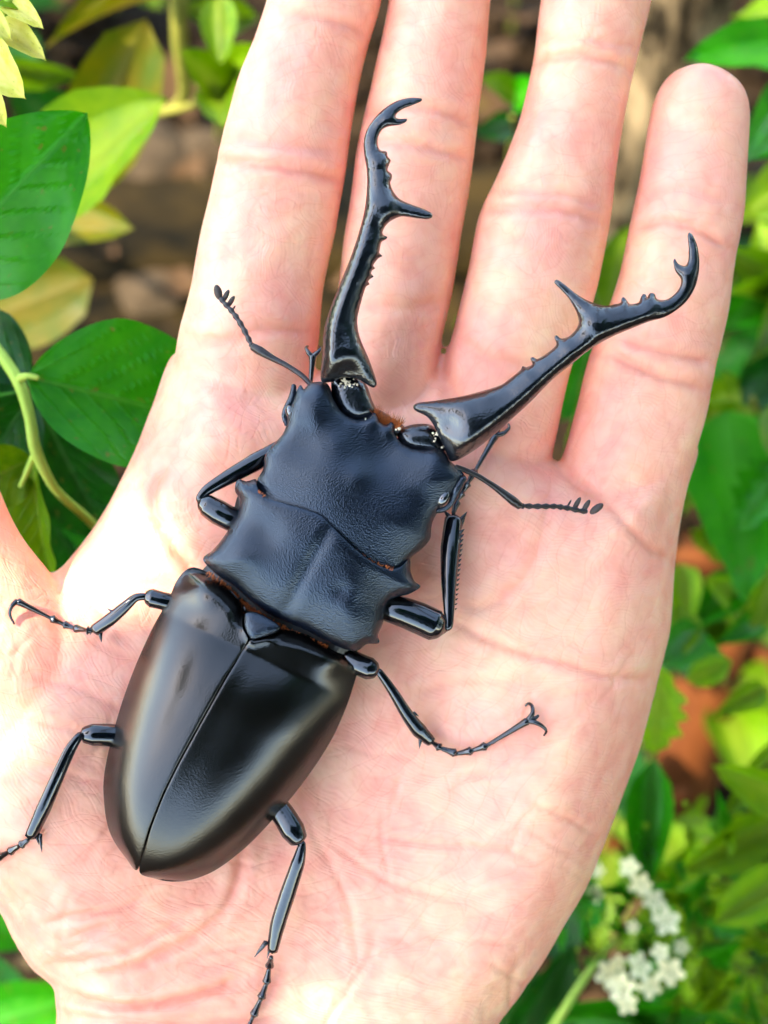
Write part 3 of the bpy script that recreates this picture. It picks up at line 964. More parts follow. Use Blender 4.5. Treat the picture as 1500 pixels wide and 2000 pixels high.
MAN_R = [(1346, 454), (1354, 461), (1363, 484), (1366, 513), (1364, 537), (1357, 562), (1342, 587), (1321, 606), (1297, 620), (1268, 628), (1235, 641), (1193, 659), (1156, 680), (1119, 709),
         (1078, 742), (1036, 785), (999, 819), (962, 852), (921, 883), (883, 901), (869, 878), (859, 860), (848, 833), (834, 814), (811, 802), (807, 794), (815, 787), (854, 782), (896, 775), (937, 765),
         (978, 752), (995, 740), (1017, 722), (1021, 715), (1028, 717), (1040, 711), (1036, 701), (1041, 697), (1049, 701), (1065, 692), (1086, 674), (1083, 659), (1087, 655), (1096, 661), (1111, 657),
         (1125, 643), (1130, 628), (1125, 608), (1111, 583), (1094, 564), (1083, 552), (1087, 546), (1098, 552), (1127, 575), (1152, 589), (1181, 597), (1202, 594), (1212, 591), (1214, 583), (1218, 580),
         (1224, 586), (1230, 593), (1247, 591), (1251, 582), (1256, 574), (1262, 576), (1264, 581), (1269, 573), (1278, 573), (1284, 584), (1301, 585), (1317, 575), (1328, 560), (1330, 546), (1319, 529),
         (1315, 511), (1318, 505), (1325, 515), (1338, 519), (1344, 509), (1345, 484), (1343, 461)]
def jaw(outline, wmid, extra):
    cache = {}
    def hh(q, d):
        k = len(q)
        if k not in cache: cache[k] = ball_height(q, d, 0.95)
        return cache[k]
    return plate('mandible', outline, lambda q, d: wmid(q) + hh(q, d) + extra(q) * np.clip(d / 12, 0, 1), lambda q, d: wmid(q) - hh(q, d), M['shell_jaw'], B, g=4.2, step=3, insets=(1.0, 2.6, 5), smooth=3)
def wl(q):
    t = np.clip((745 - q[:, 1]) / 550, 0, 1)
    return 10.5 + 1.5 * np.sin(t * 3.1) - 2.5 * t
def wr(q):
    t = np.clip(np.hypot(q[:, 0] - 860, q[:, 1] - 870) / 640, 0, 1)
    return 10.5 + 1.5 * np.sin(t * 3.1) - 2.5 * t
jl = jaw(MAN_L, wl, lambda q: line_g(q, [(640, 740), (650, 640), (690, 520), (718, 400)], 14, 0.5) + line_g(q, [(700, 640), (726, 740)], 10, 0.3) + gauss(q, 680, 725, 22, -0.9))
jr = jaw(MAN_R, wr, lambda q: line_g(q, [(880, 890), (980, 810), (1120, 690), (1260, 620)], 14, 0.4) + line_g(q, [(820, 793), (950, 772)], 9, 0.3) + gauss(q, 880, 830, 24, -1.0))

# jaw hinges in the notches of the head
JL = [(648, 738), (672, 732), (700, 736), (716, 752), (726, 780), (735, 806), (716, 822), (690, 824), (664, 806), (650, 780)]
JR = [(776, 846), (790, 834), (815, 828), (842, 830), (858, 846), (874, 876), (866, 894), (830, 888), (800, 882), (782, 868)]
for ol in (JL, JR):
    plate('jaw_hinge', ol, lambda q, d: 8.4 + dome(d, 26, 1.7), lambda q, d: 7.6 - dome(d, 26, 1.2), M['shell_jaw'], B, g=5, step=4)
plate('upper_lip', [(716, 806), (738, 800), (766, 816), (792, 836), (784, 852), (764, 848), (740, 836), (722, 822)], lambda q, d: 8.3 + dome(d, 14, 0.7), lambda q, d: 7.2 + 0 * d, M['shell_brown'], B, g=5, step=4)
crs = []
r = random.Random(5)
for (cx, cy, n, sp) in ((668, 744, 14, 16), (690, 752, 12, 14), (852, 852, 10, 12), (868, 872, 6, 8), (716, 818, 5, 10), (775, 838, 5, 8)):
    for i in range(n):
        s_ = r.uniform(0.08, 0.24)
        c_ = P(cx + r.gauss(0, sp * .5), cy + r.gauss(0, sp * .35), 10.2 + r.uniform(-.2, .3))
        crs.append(ellipsoid(c_, (Vector((s_, 0, 0)), Vector((0, s_ * r.uniform(.5, 1.2), 0)), Vector((0, 0, s_ * .7))), 5, 3))
v, f = merge(crs)
o = mesh_obj('debris', v, f, M['crumb'], B, smooth=False); o['kind'] = 'stuff'

# antennae
def antenna(scape, flag, clubs, w0, wend):
    n = len(scape)
    pts = [P(x, y, w0 + (wend - w0) * i / (n + len(flag))) for i, (x, y) in enumerate(scape)]
    a = tube('antenna', pts, [0.35] * (n - 3) + [0.42, 0.62, 0.5], M['shell_brown'], B, 10, 5)
    parts = []
    pl = [pts[-1]] + [P(x, y, w0 + (wend - w0) * (n + i) / (n + len(flag))) for i, (x, y) in enumerate(flag)]
    path, rad = [], []
    for i in range(len(pl) - 1):
        p, q = Vector(pl[i]), Vector(pl[i + 1])
        for s, rr in ((0.05, 0.26), (0.6, 0.42), (0.95, 0.30)):
            path.append(tuple(p.lerp(q, s))); rad.append(rr)
    path.append(pl[-1]); rad.append(0.3)
    tube('flagellum', path, rad, M['shell_brown'], a, 9, 2)
    for (bx, by, tx, ty, r_) in clubs:
        b_, t_ = Vector(P(bx, by, wend)), Vector(P(tx, ty, wend + 0.3))
        d_ = t_ - b_
        ax = d_ / 2
        sd = ax.cross(Vector((0, 0, 1))).normalized() * r_
        v, f = ellipsoid((b_ + t_) / 2, (sd, Vector((0, 0, 1)) * r_ * 1.2, ax), 12, 8)
        mesh_obj('club_plate', v, f, M['club'], a)
antenna([(608, 752), (590, 734), (573, 722), (553, 710), (533, 700), (507, 685), (493, 677)],
        [(490, 671), (483, 657), (475, 641), (466, 626), (457, 613), (448, 602), (438, 592), (431, 582)],
        [(443, 601, 458, 578, .34), (434, 591, 447, 566, .36), (430, 586, 422, 556, .55), (451, 609, 460, 597, .14)], 9.0, 5.0)
antenna([(890, 912), (905, 917), (930, 928), (950, 940), (968, 952), (1002, 978), (1016, 989)],
        [(1024, 988), (1040, 989), (1057, 989), (1073, 989), (1087, 989), (1100, 991), (1114, 993), (1130, 997), (1146, 999)],
        [(1119, 997, 1134, 971, .34), (1137, 1001, 1152, 976, .36), (1152, 1003, 1178, 984, .5), (1106, 993, 1116, 976, .14)], 10.0, 5.5)

# legs
def spine(a, b, r0):
    return tube(None, [a, tuple(Vector(a).lerp(Vector(b), .5)), b], [r0, r0 * .6, r0 * .08], None, None, 7, 2)

def leg(femur, tibia, tarsus, claws, spines=(), teeth=None):
    """femur/tibia: (px, py, w, r mm); tarsus: knots (px, py, w); claws: lists of (px, py, w)."""
    fr_ = [p[3] for p in femur]
    fk = (1.0, 1.05, 1.12, 1.06, .78) if len(fr_) == 5 else (1.05, 1.1, 1.12, .9)
    f_ = tube('leg', [P(*p[:3]) for p in femur], [a * b for a, b in zip(fr_, fk)], M['shell_gloss'], B, 18, 6, .9)
    fe = femur[-1]
    tp = [P(fe[0] * .6 + femur[-2][0] * .4, fe[1] * .6 + femur[-2][1] * .4, fe[2] + .1), P((fe[0] + tibia[0][0]) / 2, (fe[1] + tibia[0][1]) / 2, (fe[2] + tibia[0][2]) / 2)] + [P(*p[:3]) for p in tibia]
    rt = [p[3] for p in tibia]
    rt = [rt[0] * .7, rt[0] * .75] + [r0 * f0 for r0, f0 in zip(rt, (0.8, 0.92, 1.08, 1.22, 0.95))]
    parts = [tube(None, tp, rt, None, None, 14, 5, 0.72)]
    for (x0, y0, x1, y1, w, r_) in spines:
        parts.append(spine(P(x0, y0, w), P(x1, y1, w + .1), r_))
    if teeth:
        (x0, y0, x1, y1, w, n, dx, dy) = teeth
        for i in range(n):
            t = i / (n - 1)
            x, y = x0 + (x1 - x0) * t, y0 + (y1 - y0) * t
            k = 0.5 + t * 0.8
            parts.append(spine(P(x, y, w), P(x + dx * k, y + dy * k, w), 0.25 * k))
    v, f = merge(parts)
    ti = mesh_obj('tibia', v, f, M['shell_gloss'], f_)
    path, rad = [], []
    for i in range(len(tarsus) - 1):
        p, q = Vector(P(*tarsus[i])), Vector(P(*tarsus[i + 1]))
        last = i == len(tarsus) - 2
        for s, rr in (((0.02, 0.26), (0.3, 0.3), (0.75, 0.42), (0.97, 0.55)) if last else ((0.04, 0.28), (0.5, 0.40), (0.85, 0.62), (0.97, 0.38))):
            path.append(tuple(p.lerp(q, s))); rad.append(rr)
    ta = tube('tarsus', path, rad, M['shell_gloss'], f_, 10, 3)
    for c in claws:
        n = len(c)
        tube('claw', [P(*p) for p in c], [0.34 * (1 - i / n) + 0.05 for i in range(n)], M['shell_gloss'], f_, 8, 4)
def on(px, py, h=0.5):
    return (px, py, skin_w(px, py) + h)
# front right
leg([(735, 1182, 6.5, 1.7), (770, 1190, 7, 1.85), (815, 1206, 7, 1.9), (850, 1222, 7, 2.0), (864, 1228, 7, 1.7)],
    [(876, 1222, 7, .75), (877, 1190, 6.8, .8), (877, 1130, 6, 1.0), (880, 1070, 5, 1.1), (886, 1012, 4, 1.25)],
    [(885, 1004, 4), on(892, 978, 1.6), on(903, 961, 1.2), on(914, 942, 1), on(929, 918, 1), on(968, 850, .9)],
    [[on(968, 850, .9), on(984, 846, .8), on(994, 836, .5), on(993, 828, .3)], [on(968, 850, .9), on(974, 832, .7), on(968, 820, .4)]],
    spines=[(878, 1010, 866, 996, 4.2, .4), (897, 1020, 912, 1000, 4, .5), (895, 1030, 908, 1012, 4, .5)], teeth=(889, 1190, 898, 1040, 5, 17, 7, -5))
# front left
leg([(475, 1024, 6.5, 1.6), (450, 1013, 7, 1.55), (425, 1000, 7, 1.5), (402, 986, 7, 1.4), (391, 981, 7, 1.1)],
    [(391, 972, 7.2, .7), (405, 957, 7, .8), (450, 930, 6.5, .95), (500, 902, 6, 1.0), (560, 868, 5, 1.1)],
    [(565, 860, 5), (580, 830, 4), (592, 800, 3.5), (600, 780, 3.5), (606, 755, 3.5), (611, 693, 3.5)],
    [[(609, 696, 3.5), (602, 688, 3.6), (598, 680, 3.2), (601, 676, 2.6)], [(613, 694, 3.5), (621, 688, 3.6), (626, 680, 3.2), (622, 676, 2.6)]])
# middle left
leg([(345, 1180, 6, 1.2), (315, 1173, 6.5, 1.1), (295, 1168, 6.5, 1.15), (285, 1167, 6.5, 0.95)],
    [(281, 1165, 6.8, .6), (264, 1168, 6.8, .62), (242, 1187, 6.5, .7), (215, 1210, 6, .72), (185, 1231, 5.2, .85)],
    [(180, 1232, 5), (170, 1231, 4.9), on(146, 1227, 1.4), on(124, 1219, 1.2), on(99, 1207, 1.2), on(33, 1174, 1.3)],
    [[on(33, 1174, 1.3), on(23, 1184, 1.3), on(19, 1200, .9), on(28, 1219, .3)]],
    spines=[(224, 1198, 209, 1188, 6.4, .3), (196, 1236, 198, 1254, 5.2, .35), (180, 1226, 176, 1240, 5, .3)])
# hind left
LH = max(6.5, skin_w(162, 1436) + 2.2)
leg([(245, 1438, 6, 1.4), (215, 1436, (6 + LH) / 2, 1.4), (180, 1435, LH, 1.3), (162, 1436, LH, 1.1)],
    [(154, 1439, LH + 1.2, .7), (136, 1466, LH + 1.4, .9), on(112, 1518, 2.2) + (.85,), on(84, 1582, 1.6) + (.85,), on(60, 1634, 1.3) + (.9,)],
    [on(56, 1640, 1.2), on(40, 1651, 1.1), on(18, 1664, 1.0), on(-6, 1676, 1), on(-30, 1688, 1), on(-85, 1700, 1)],
    [[on(-85, 1700, 1), on(-97, 1708, .8), on(-100, 1720, .3)]],
    spines=[(78, 1630, 82, 1665, skin_w(80, 1640) + 1, .35), (98, 1530, 92, 1538, skin_w(98, 1530) + 1.8, .25), (70, 1628, 76, 1650, skin_w(75, 1640) + 1, .3)])
# middle right
leg([(675, 1283, 6, 1.3), (700, 1297, 6.3, 1.35), (722, 1306, 6.5, 1.35), (735, 1310, 6.5, 1.15)],
    [(741, 1313, 6.6, .6), (767, 1350, 6, .72), (794, 1394, 5, .78), (819, 1427, 4, .85), (842, 1449, 3.2, .75)],
    [(846, 1451, 3), on(860, 1461, 1.5), on(892, 1472, 1.0), on(923, 1466, 1.0), on(951, 1456, 1.1), on(1032, 1407, 1.3)],
    [[on(1032, 1405, 1.3), on(1040, 1393, 1.4), on(1039, 1379, 1.0), on(1032, 1374, .6), on(1026, 1379, .3)], [on(1034, 1408, 1.3), on(1048, 1412, 1.4), on(1060, 1419, 1.1), on(1067, 1428, .7), on(1062, 1437, .3)],
     [on(1034, 1406, 1.2), on(1046, 1402, 1.2), on(1052, 1397, 1.2)]],
    spines=[(822, 1440, 819, 1462, 3.8, .35), (808, 1392, 818, 1399, 4.8, .25), (842, 1440, 850, 1444, 3.5, .25)])
# hind right
leg([(520, 1548, 5.5, 1.4), (551, 1588, 6, 1.45), (572, 1622, 6.5, 1.5), (584, 1642, 6.5, 1.35)],
    [(590, 1650, 6.6, .65), (582, 1685, 6.2, 1.0), (562, 1745, 5, 1.0), (542, 1808, 4, .85), (532, 1858, 3.2, .75)],
    [(530, 1868, 3), on(526, 1889, 1.4), on(520, 1922, 1.0), on(509, 1952, 1), on(494, 1986, 1), on(462, 2060, 1.1)],
    [[on(462, 2060, 1.1), on(458, 2074, .9), on(464, 2086, .3)], [on(462, 2060, 1.1), on(448, 2070, .9), on(444, 2084, .3)]],
    spines=[(520, 1840, 497, 1869, 3.5, .4), (566, 1758, 565, 1770, 4.8, .3), (526, 1856, 522, 1872, 3.3, .25)])


# ------------------------------------------------------------------ plants
def leaf_mesh(name, prof, nl, nw, fold=0.18, curl=0.12, wavy=0.02, lobes=None, seed=0):
    """Unit leaf: base at the origin, tip at y = 1, blade width 1 at its widest, front side +z."""
    vs, fs, vein = [], [], []
    for i in range(nl + 1):
        t = i / nl
        hw = max(0.5 * prof(t), 0.004)
        if lobes: hw *= 1 + lobes * math.sin(t * 5 * math.pi * 2)
        for j in range(-nw, nw + 1):
            s = j / nw
            x = s * hw
            z = abs(s) * hw * fold * 2 - curl * (t - 0.35)**2 + wavy * math.sin(t * 17 + seed + 3 * s) * abs(s)
            y = t + abs(s) * hw * 0.12
            vs.append((x, y, z))
            mid = math.exp(-(s * hw / 0.012)**2) * (1 - 0.7 * t)
            k = (t * 7 - abs(s) * hw * 5.0)
            lat = math.exp(-((k - round(k)) / 0.06)**2) * 0.28 * (1 - abs(s))
            vein.append(min(1, mid + lat))
    m = 2 * nw + 1
    for i in range(nl):
        for j in range(m - 1):
            fs.append((i * m + j, i * m + j + 1, (i + 1) * m + j + 1, (i + 1) * m + j))
    me = bpy.data.meshes.new(name)
    me.from_pydata(vs, [], fs)
    me.polygons.foreach_set('use_smooth', [True] * len(me.polygons))
    a = me.attributes.new('vein', 'FLOAT', 'POINT')
    a.data.foreach_set('value', vein)
    me.materials.append(M['leaf_green'])
    me.update()
    return me
ov = lambda t: (math.sin(math.pi * min(t, 1)**0.75))**0.75 if 0 < t < 1 else 0
el = lambda t: (math.sin(math.pi * t))**0.6 if 0 < t < 1 else 0
la = lambda t: (math.sin(math.pi * t**0.6))**1.1 if 0 < t < 1 else 0
tri = lambda t: (1 - t)**0.8 * min(1, t * 9)**0.6
rnd = lambda t: (math.sin(math.pi * t**1.15))**0.45 if 0 < t < 1 else 0
LEAF = {'ovate_hi': leaf_mesh('ovate_leaf', ov, 40, 22), 'ellip_hi': leaf_mesh('elliptic_leaf', el, 40, 22, seed=2),
        'ovate': leaf_mesh('ovate_leaf_small', ov, 8, 2), 'ellip': leaf_mesh('elliptic_leaf_small', el, 8, 2, 0.2, 0.2, seed=1),
        'lance': leaf_mesh('lance_leaf', la, 8, 2, 0.22, 0.25, seed=3), 'lobed': leaf_mesh('lobed_leaf', ov, 22, 2, 0.16, 0.25, lobes=0.2, seed=6), 'tri': leaf_mesh('arrow_leaf', tri, 10, 2, 0.15, 0.2, seed=4), 'round': leaf_mesh('round_leaf', rnd, 8, 2, 0.1, 0.25, seed=5)}

def leaf_at(parent, b, t, width, mat, shape, normal, name='leaf'):
    """b, t: world points of base and tip; width in metres."""
    y = t - b
    L = y.length
    yh = y / L
    z = (normal - yh * normal.dot(yh)).normalized()
    x = yh.cross(z)
    o = bpy.data.objects.new(name, LEAF[shape])
    col.objects.link(o)
    o.parent = parent
    o.material_slots[0].link = 'OBJECT'
    o.material_slots[0].material = M[mat]
    R = Matrix((x * width, y, z * L)).transposed().to_4x4()
    R.translation = b - wloc(parent)
    o.matrix_local = R
    return o

def pleaf(parent, b, t, wpx, mat, shape='ovate', roll=0.0, pitch=0.0):
    """Leaf from photo pixels and depth behind the palm plane (mm): b, t = (px, py, depth)."""
    B_, T_ = world(P(b[0], b[1], -b[2])), world(P(t[0], t[1], -t[2]))
    dm = (b[2] + t[2]) / 2
    wid = wpx * S * (D + dm) / D * 0.001
    ax = (T_ - B_).normalized()
    n = Matrix.Rotation(math.radians(roll), 3, ax) @ W
    return leaf_at(parent, B_, T_, wid, mat, shape, n)

def ptube(name, parent, pts, radii, mat, seg=8, sub=4):
    return tube(name, [P(x, y, -d) for x, y, d in pts], radii, mat, parent, seg, sub)

def ground_px(px, py):
    a = world((0, 0, D)); b = world(P(px, py, 0))
    d_ = (b - a)
    return a + d_ * (-a.z / d_.z)

# --- near shrub at the left of the palm
A = empty('glossy_shrub', ground_px(250, 1150), 'bright glossy green shrub with pale stem in the gap between thumb and index finger', 'shrub')
g0 = A.location
stem = ptube('stem', A, [(-160, 480, 40), (-70, 600, 34), (0, 690, 30), (38, 750, 27), (58, 815, 26), (70, 880, 26), (108, 955, 29), (170, 1012, 38), (240, 1090, 70), (300, 1200, 150)],
             [.6, .75, .85, .95, .9, .95, .72, .7, .9, 1.2], M['stem'], 10, 5)
q0 = world(P(300, 1200, -150))
tube('stem', [q0, q0.lerp(g0, .5) + Vector((.004, 0, 0)), g0 - Vector((0, 0, .01))], [.0012, .0018, .0024], M['stem'], A, 9, 4, mm=False)
ptube('leaf_stalk', A, [(40, 738, 26), (55, 735, 24.5), (75, 738, 24)], [.7, .5, .4], M['stem'])
ptube('leaf_stalk', A, [(70, 884, 26), (60, 905, 27), (40, 950, 30)], [.7, .5, .35], M['stem'])
pleaf(A, (52, 735, 24), (440, 832, 34), 285, 'leaf_green', 'ovate_hi', -12)
pleaf(A, (-150, 560, 22), (166, 224, 12), 300, 'leaf_green', 'ovate_hi', 14)
pleaf(A, (60, 750, 34), (-120, 630, 40), 170, 'leaf_dark', 'ovate_hi', 10)
pleaf(A, (62, 770, 36), (-60, 960, 52), 190, 'leaf_dark', 'ovate_hi', -15)
pleaf(A, (62, 890, 30), (92, 1130, 40), 125, 'leaf_mid', 'ellip_hi', 28)
pleaf(A, (62, 895, 32), (-70, 960, 30), 130, 'leaf_mid', 'ovate_hi', -20)
pleaf(A, (80, 800, 48), (210, 1050, 60), 190, 'leaf_dark', 'ovate_hi', 10)
pleaf(A, (60, 940, 60), (170, 1140, 75), 150, 'leaf_dark', 'ellip_hi', 0)
pleaf(A, (110, 960, 70), (320, 1000, 95), 150, 'leaf_dark', 'ovate', 20)
pleaf(A, (0, 700, 60), (70, 900, 80), 170, 'leaf_dark', 'ovate', 20)
pleaf(A, (-160, 480, 40), (-60, 300, 50), 150, 'leaf_green', 'ovate', -10)

# --- yellowing shrub further back
Y = empty('yellowing_shrub', ground_px(-60, 520), 'blurred yellowing shrub with olive stems behind the index finger', 'shrub')
gy = Y.location
ptube('stem', Y, [(350, -60, 150), (350, 0, 150), (352, 90, 158), (362, 180, 170), (330, 215, 180), (240, 235, 185), (150, 300, 195), (60, 400, 210), (-60, 480, 240)], [2.0, 2.0, 1.9, 1.7, 1.2, 1.0, 1.1, 1.4, 1.6], M['stem_olive'])
q0 = world(P(-60, 480, -240))
tube('stem', [q0, q0.lerp(gy, .5), gy - Vector((0, 0, .01))], [.0016, .002, .0026], M['stem_olive'], Y, 8, 4, mm=False)
ptube('stem', Y, [(240, 235, 183), (340, 215, 168), (430, 190, 150), (500, 185, 150)], [.9, .9, .8, .6], M['stem_olive'])
pleaf(Y, (140, 400, 150), (275, 62, 118), 175, 'leaf_yellow', 'round', 18)
pleaf(Y, (90, 400, 105), (312, 190, 80), 230, 'leaf_mid', 'ovate', -12)
pleaf(Y, (40, 400, 150), (252, 445, 128), 130, 'leaf_yellow', 'ovate', 10)
pleaf(Y, (-60, 640, 160), (160, 552, 140), 170, 'leaf_yellow', 'round', 12)
pleaf(Y, (-60, 120, 130), (170, 152, 145), 62, 'leaf_mid', 'lance', 25)
pleaf(Y, (350, -20, 150), (90, 60, 130), 75, 'leaf_yellow', 'lance', 35)
pleaf(Y, (340, 10, 150), (520, 40, 170), 70, 'leaf_mid', 'lance', 25)
pleaf(Y, (120, 260, 170), (20, 160, 150), 120, 'leaf_dark', 'ovate', 0)
pleaf(Y, (-30, 420, 180), (60, 280, 160), 120, 'leaf_mid', 'ovate', 20)

# --- cream leaves in the corner
C_ = empty('cream_leaved_plant', ground_px(-300, 200), 'pale cream-yellow leaved sprig in the top corner beside the glossy leaf', 'plant')
gc = C_.location
ptube('stem', C_, [(-150, 300, 60), (-60, 130, 20), (-20, 60, 8), (30, -20, 4)], [1.2, .9, .7, .5], M['stem'])
q0 = world(P(-150, 300, -60))
tube('stem', [q0, q0.lerp(gc, .6), gc - Vector((0, 0, .01))], [.0013, .0018, .0024], M['stem'], C_, 8, 4, mm=False)
for b, t, w_, m_ in (((10, 5, 6), (82, 52, 0), 50, 'leaf_pale'), ((-15, 55, 8), (86, 112, 0), 66, 'leaf_pale'), ((-50, 85, 6), (44, 188, -2), 100, 'leaf_pale'), ((-60, 170, 8), (10, 242, 0), 70, 'leaf_pale'),
                     ((-40, 30, 10), (50, 60, 6), 60, 'leaf_lime'), ((-20, -20, 6), (60, 15, 4), 50, 'leaf_lime'), ((-60, 20, 4), (20, 75, 0), 60, 'leaf_pale')):
    pleaf(C_, b, t, w_, m_, 'ovate', rng.uniform(-20, 20))

# --- little upright sprig beside the index fingertip
K = empty('arrow_leaf_sprig', ground_px(430, 240), 'small green sprig with a drooping leaf above two spread leaves behind the index finger', 'plant')
gk = K.location
ptube('stem', K, [(428, -40, 118), (430, 30, 122), (430, 110, 132), (432, 180, 142)], [.6, .7, .9, 1.0], M['stem_olive'])
q0 = world(P(432, 180, -142))
tube('stem', [q0, q0.lerp(gk, .5), gk - Vector((0, 0, .01))], [.001, .0014, .002], M['stem_olive'], K, 8, 4, mm=False)
pleaf(K, (428, -10, 116), (430, 125, 112), 74, 'leaf_mid', 'ovate', 0)
pleaf(K, (432, 195, 140), (358, 100, 118), 100, 'leaf_mid', 'ovate', 15)
pleaf(K, (432, 195, 140), (520, 95, 120), 110, 'leaf_mid', 'ovate', -15)
pleaf(K, (432, 188, 142), (430, 215, 110), 90, 'leaf_mid', 'round', 0)

def sprig_stem(plant, pts, r0=.0012, mat='stem_olive'):
    g = plant.location
    w_ = [world(P(x, y, -d)) for x, y, d in pts]
    path = w_ + [w_[-1].lerp(g, .5), g - Vector((0, 0, .01))]
    n = len(path)
    tube('stem', path, [r0 * (0.6 + 1.2 * i / n) for i in range(n)], M[mat], plant, 7, 3, mm=False)

# --- plants on the right
Dp = empty('broad_leaf_seedling', ground_px(1620, 330), 'broad bright green leaves beside the leaning trunk above the little fingertip', 'plant')
sprig_stem(Dp, [(1560, 100, 120), (1590, 220, 140)])
pleaf(Dp, (1580, 130, 125), (1345, 108, 105), 125, 'leaf_green', 'ovate', 20)
pleaf(Dp, (1580, 210, 130), (1462, 305, 105), 150, 'leaf_green', 'ovate', 10)
pleaf(Dp, (1560, 60, 140), (1430, 30, 160), 90, 'leaf_mid', 'ovate', 20)
pleaf(Dp, (1600, 330, 150), (1455, 420, 150), 120, 'leaf_mid', 'ovate', 0)
E = empty('pointed_leaf_plant', ground_px(1500, 860), 'deep green plant with a long pointed leaf beside the edge of the palm', 'plant')
sprig_stem(E, [(1470, 780, 135), (1480, 830, 180)])
pleaf(E, (1420, 800, 120), (1466, 1175, 118), 330, 'leaf_green', 'tri', -10)
pleaf(E, (1400, 800, 130), (1330, 1010, 135), 120, 'leaf_mid', 'lance', 15)
pleaf(E, (1470, 800, 130), (1300, 900, 150), 120, 'leaf_mid', 'lobed', 10)
pleaf(E, (1540, 900, 110), (1440, 1030, 105), 110, 'leaf_green', 'lobed', 20)
pleaf(E, (1520, 780, 110), (1560, 960, 100), 120, 'leaf_mid', 'ovate', 0)
for b, t, w_, m_, s_ in (((1500, 760, 150), (1340, 830, 160), 130, 'leaf_mid', 'lobed'), ((1540, 1000, 130), (1350, 1080, 150), 150, 'leaf_mid', 'lobed'), ((1420, 780, 150), (1390, 1060, 140), 170, 'leaf_green', 'lance'),
                         ((1530, 1080, 125), (1470, 1230, 130), 90, 'leaf_mid', 'ovate'), ((1450, 790, 150), (1560, 700, 150), 110, 'leaf_dark', 'ovate')):
    pleaf(E, b, t, w_, m_, s_, rng.uniform(-25, 25))
E2 = empty('leafy_weed', ground_px(1560, 640), 'blurred mid green weed behind the middle joint of the little finger', 'plant')
sprig_stem(E2, [(1520, 560, 150), (1540, 600, 190)])
for b, t, w_, m_ in (((1520, 560, 150), (1400, 480, 140), 90, 'leaf_mid'), ((1520, 570, 150), (1410, 640, 140), 120, 'leaf_green'), ((1525, 560, 150), (1480, 700, 130), 110, 'leaf_mid'),
                     ((1530, 540, 150), (1480, 430, 150), 100, 'leaf_lime'), ((1530, 540, 150), (1600, 480, 140), 100, 'leaf_green'), ((1500, 600, 160), (1440, 560, 130), 80, 'leaf_lime')):
    pleaf(E2, b, t, w_, m_, 'lance', rng.uniform(-25, 25))
E3 = empty('gap_weed', ground_px(1150, 800), 'green weed seen through the gap between ring and little finger', 'plant')
sprig_stem(E3, [(1190, 600, 150), (1160, 720, 180)])
for b, t, w_, m_ in (((1190, 620, 150), (1230, 440, 150), 110, 'leaf_mid'), ((1180, 640, 150), (1100, 820, 140), 130, 'leaf_green'), ((1190, 620, 150), (1150, 500, 160), 90, 'leaf_mid'), ((1150, 700, 150), (1110, 900, 120), 90, 'leaf_mid')):
    pleaf(E3, b, t, w_, m_, 'ovate', rng.uniform(-25, 25))
E4 = empty('fern_tuft', ground_px(1000, 330), 'small green tuft seen between middle and ring finger', 'plant')
sprig_stem(E4, [(1000, 230, 170), (1000, 280, 200)])
for b, t, w_, m_ in (((1010, 200, 170), (940, 150, 160), 60, 'leaf_mid'), ((1000, 200, 170), (1060, 170, 160), 70, 'leaf_green'), ((1000, 240, 170), (930, 260, 160), 60, 'leaf_dark'), ((980, 560, 200), (890, 640, 190), 60, 'leaf_mid')):
    pleaf(E4, b, t, w_, m_, 'ovate', rng.uniform(-25, 25))

# --- lower right foliage
F1 = empty('lime_leaved_shrub', ground_px(1560, 1760), 'lime green leafy shrub filling the bottom right corner', 'shrub')
sprig_stem(F1, [(1520, 1560, 130), (1500, 1700, 180)], .0016)
sprig_stem(F1, [(1380, 1640, 150), (1440, 1720, 200)], .0012)
fr = random.Random(11)
for b, t, w_, m_, s_ in (((1540, 1560, 110), (1400, 1500, 90), 150, 'leaf_lime', 'ovate'), ((1540, 1600, 110), (1340, 1700, 100), 170, 'leaf_lime', 'ovate'), ((1560, 1700, 100), (1400, 1800, 90), 160, 'leaf_lime', 'ellip'),
                         ((1540, 1440, 120), (1420, 1590, 110), 130, 'leaf_lime', 'ovate')):
    pleaf(F1, b, t, w_ * .62, m_, s_, fr.uniform(-20, 20))
for i in range(230):
    x, y = fr.uniform(1260, 1540), fr.uniform(1600, 2040)
    if x < 1340 and y < 1720: continue
    a = fr.uniform(0, 6.28); l = fr.uniform(40, 90); d_ = fr.uniform(100, 250)
    pleaf(F1, (x, y, d_), (x + l * math.cos(a), y + l * math.sin(a), d_ + fr.uniform(-25, 10)), l * fr.uniform(.4, .6), fr.choice(['leaf_lime', 'leaf_lime', 'leaf_mid', 'leaf_green']), fr.choice(['lobed', 'lance', 'ovate']), fr.uniform(-50, 50))
F2 = empty('strap_leaved_plant', ground_px(1290, 1800), 'green plant with a long hanging leaf in front of the orange clay pot', 'plant')
sprig_stem(F2, [(1290, 1320, 110), (1275, 1470, 130), (1265, 1600, 150), (1280, 1720, 180)])
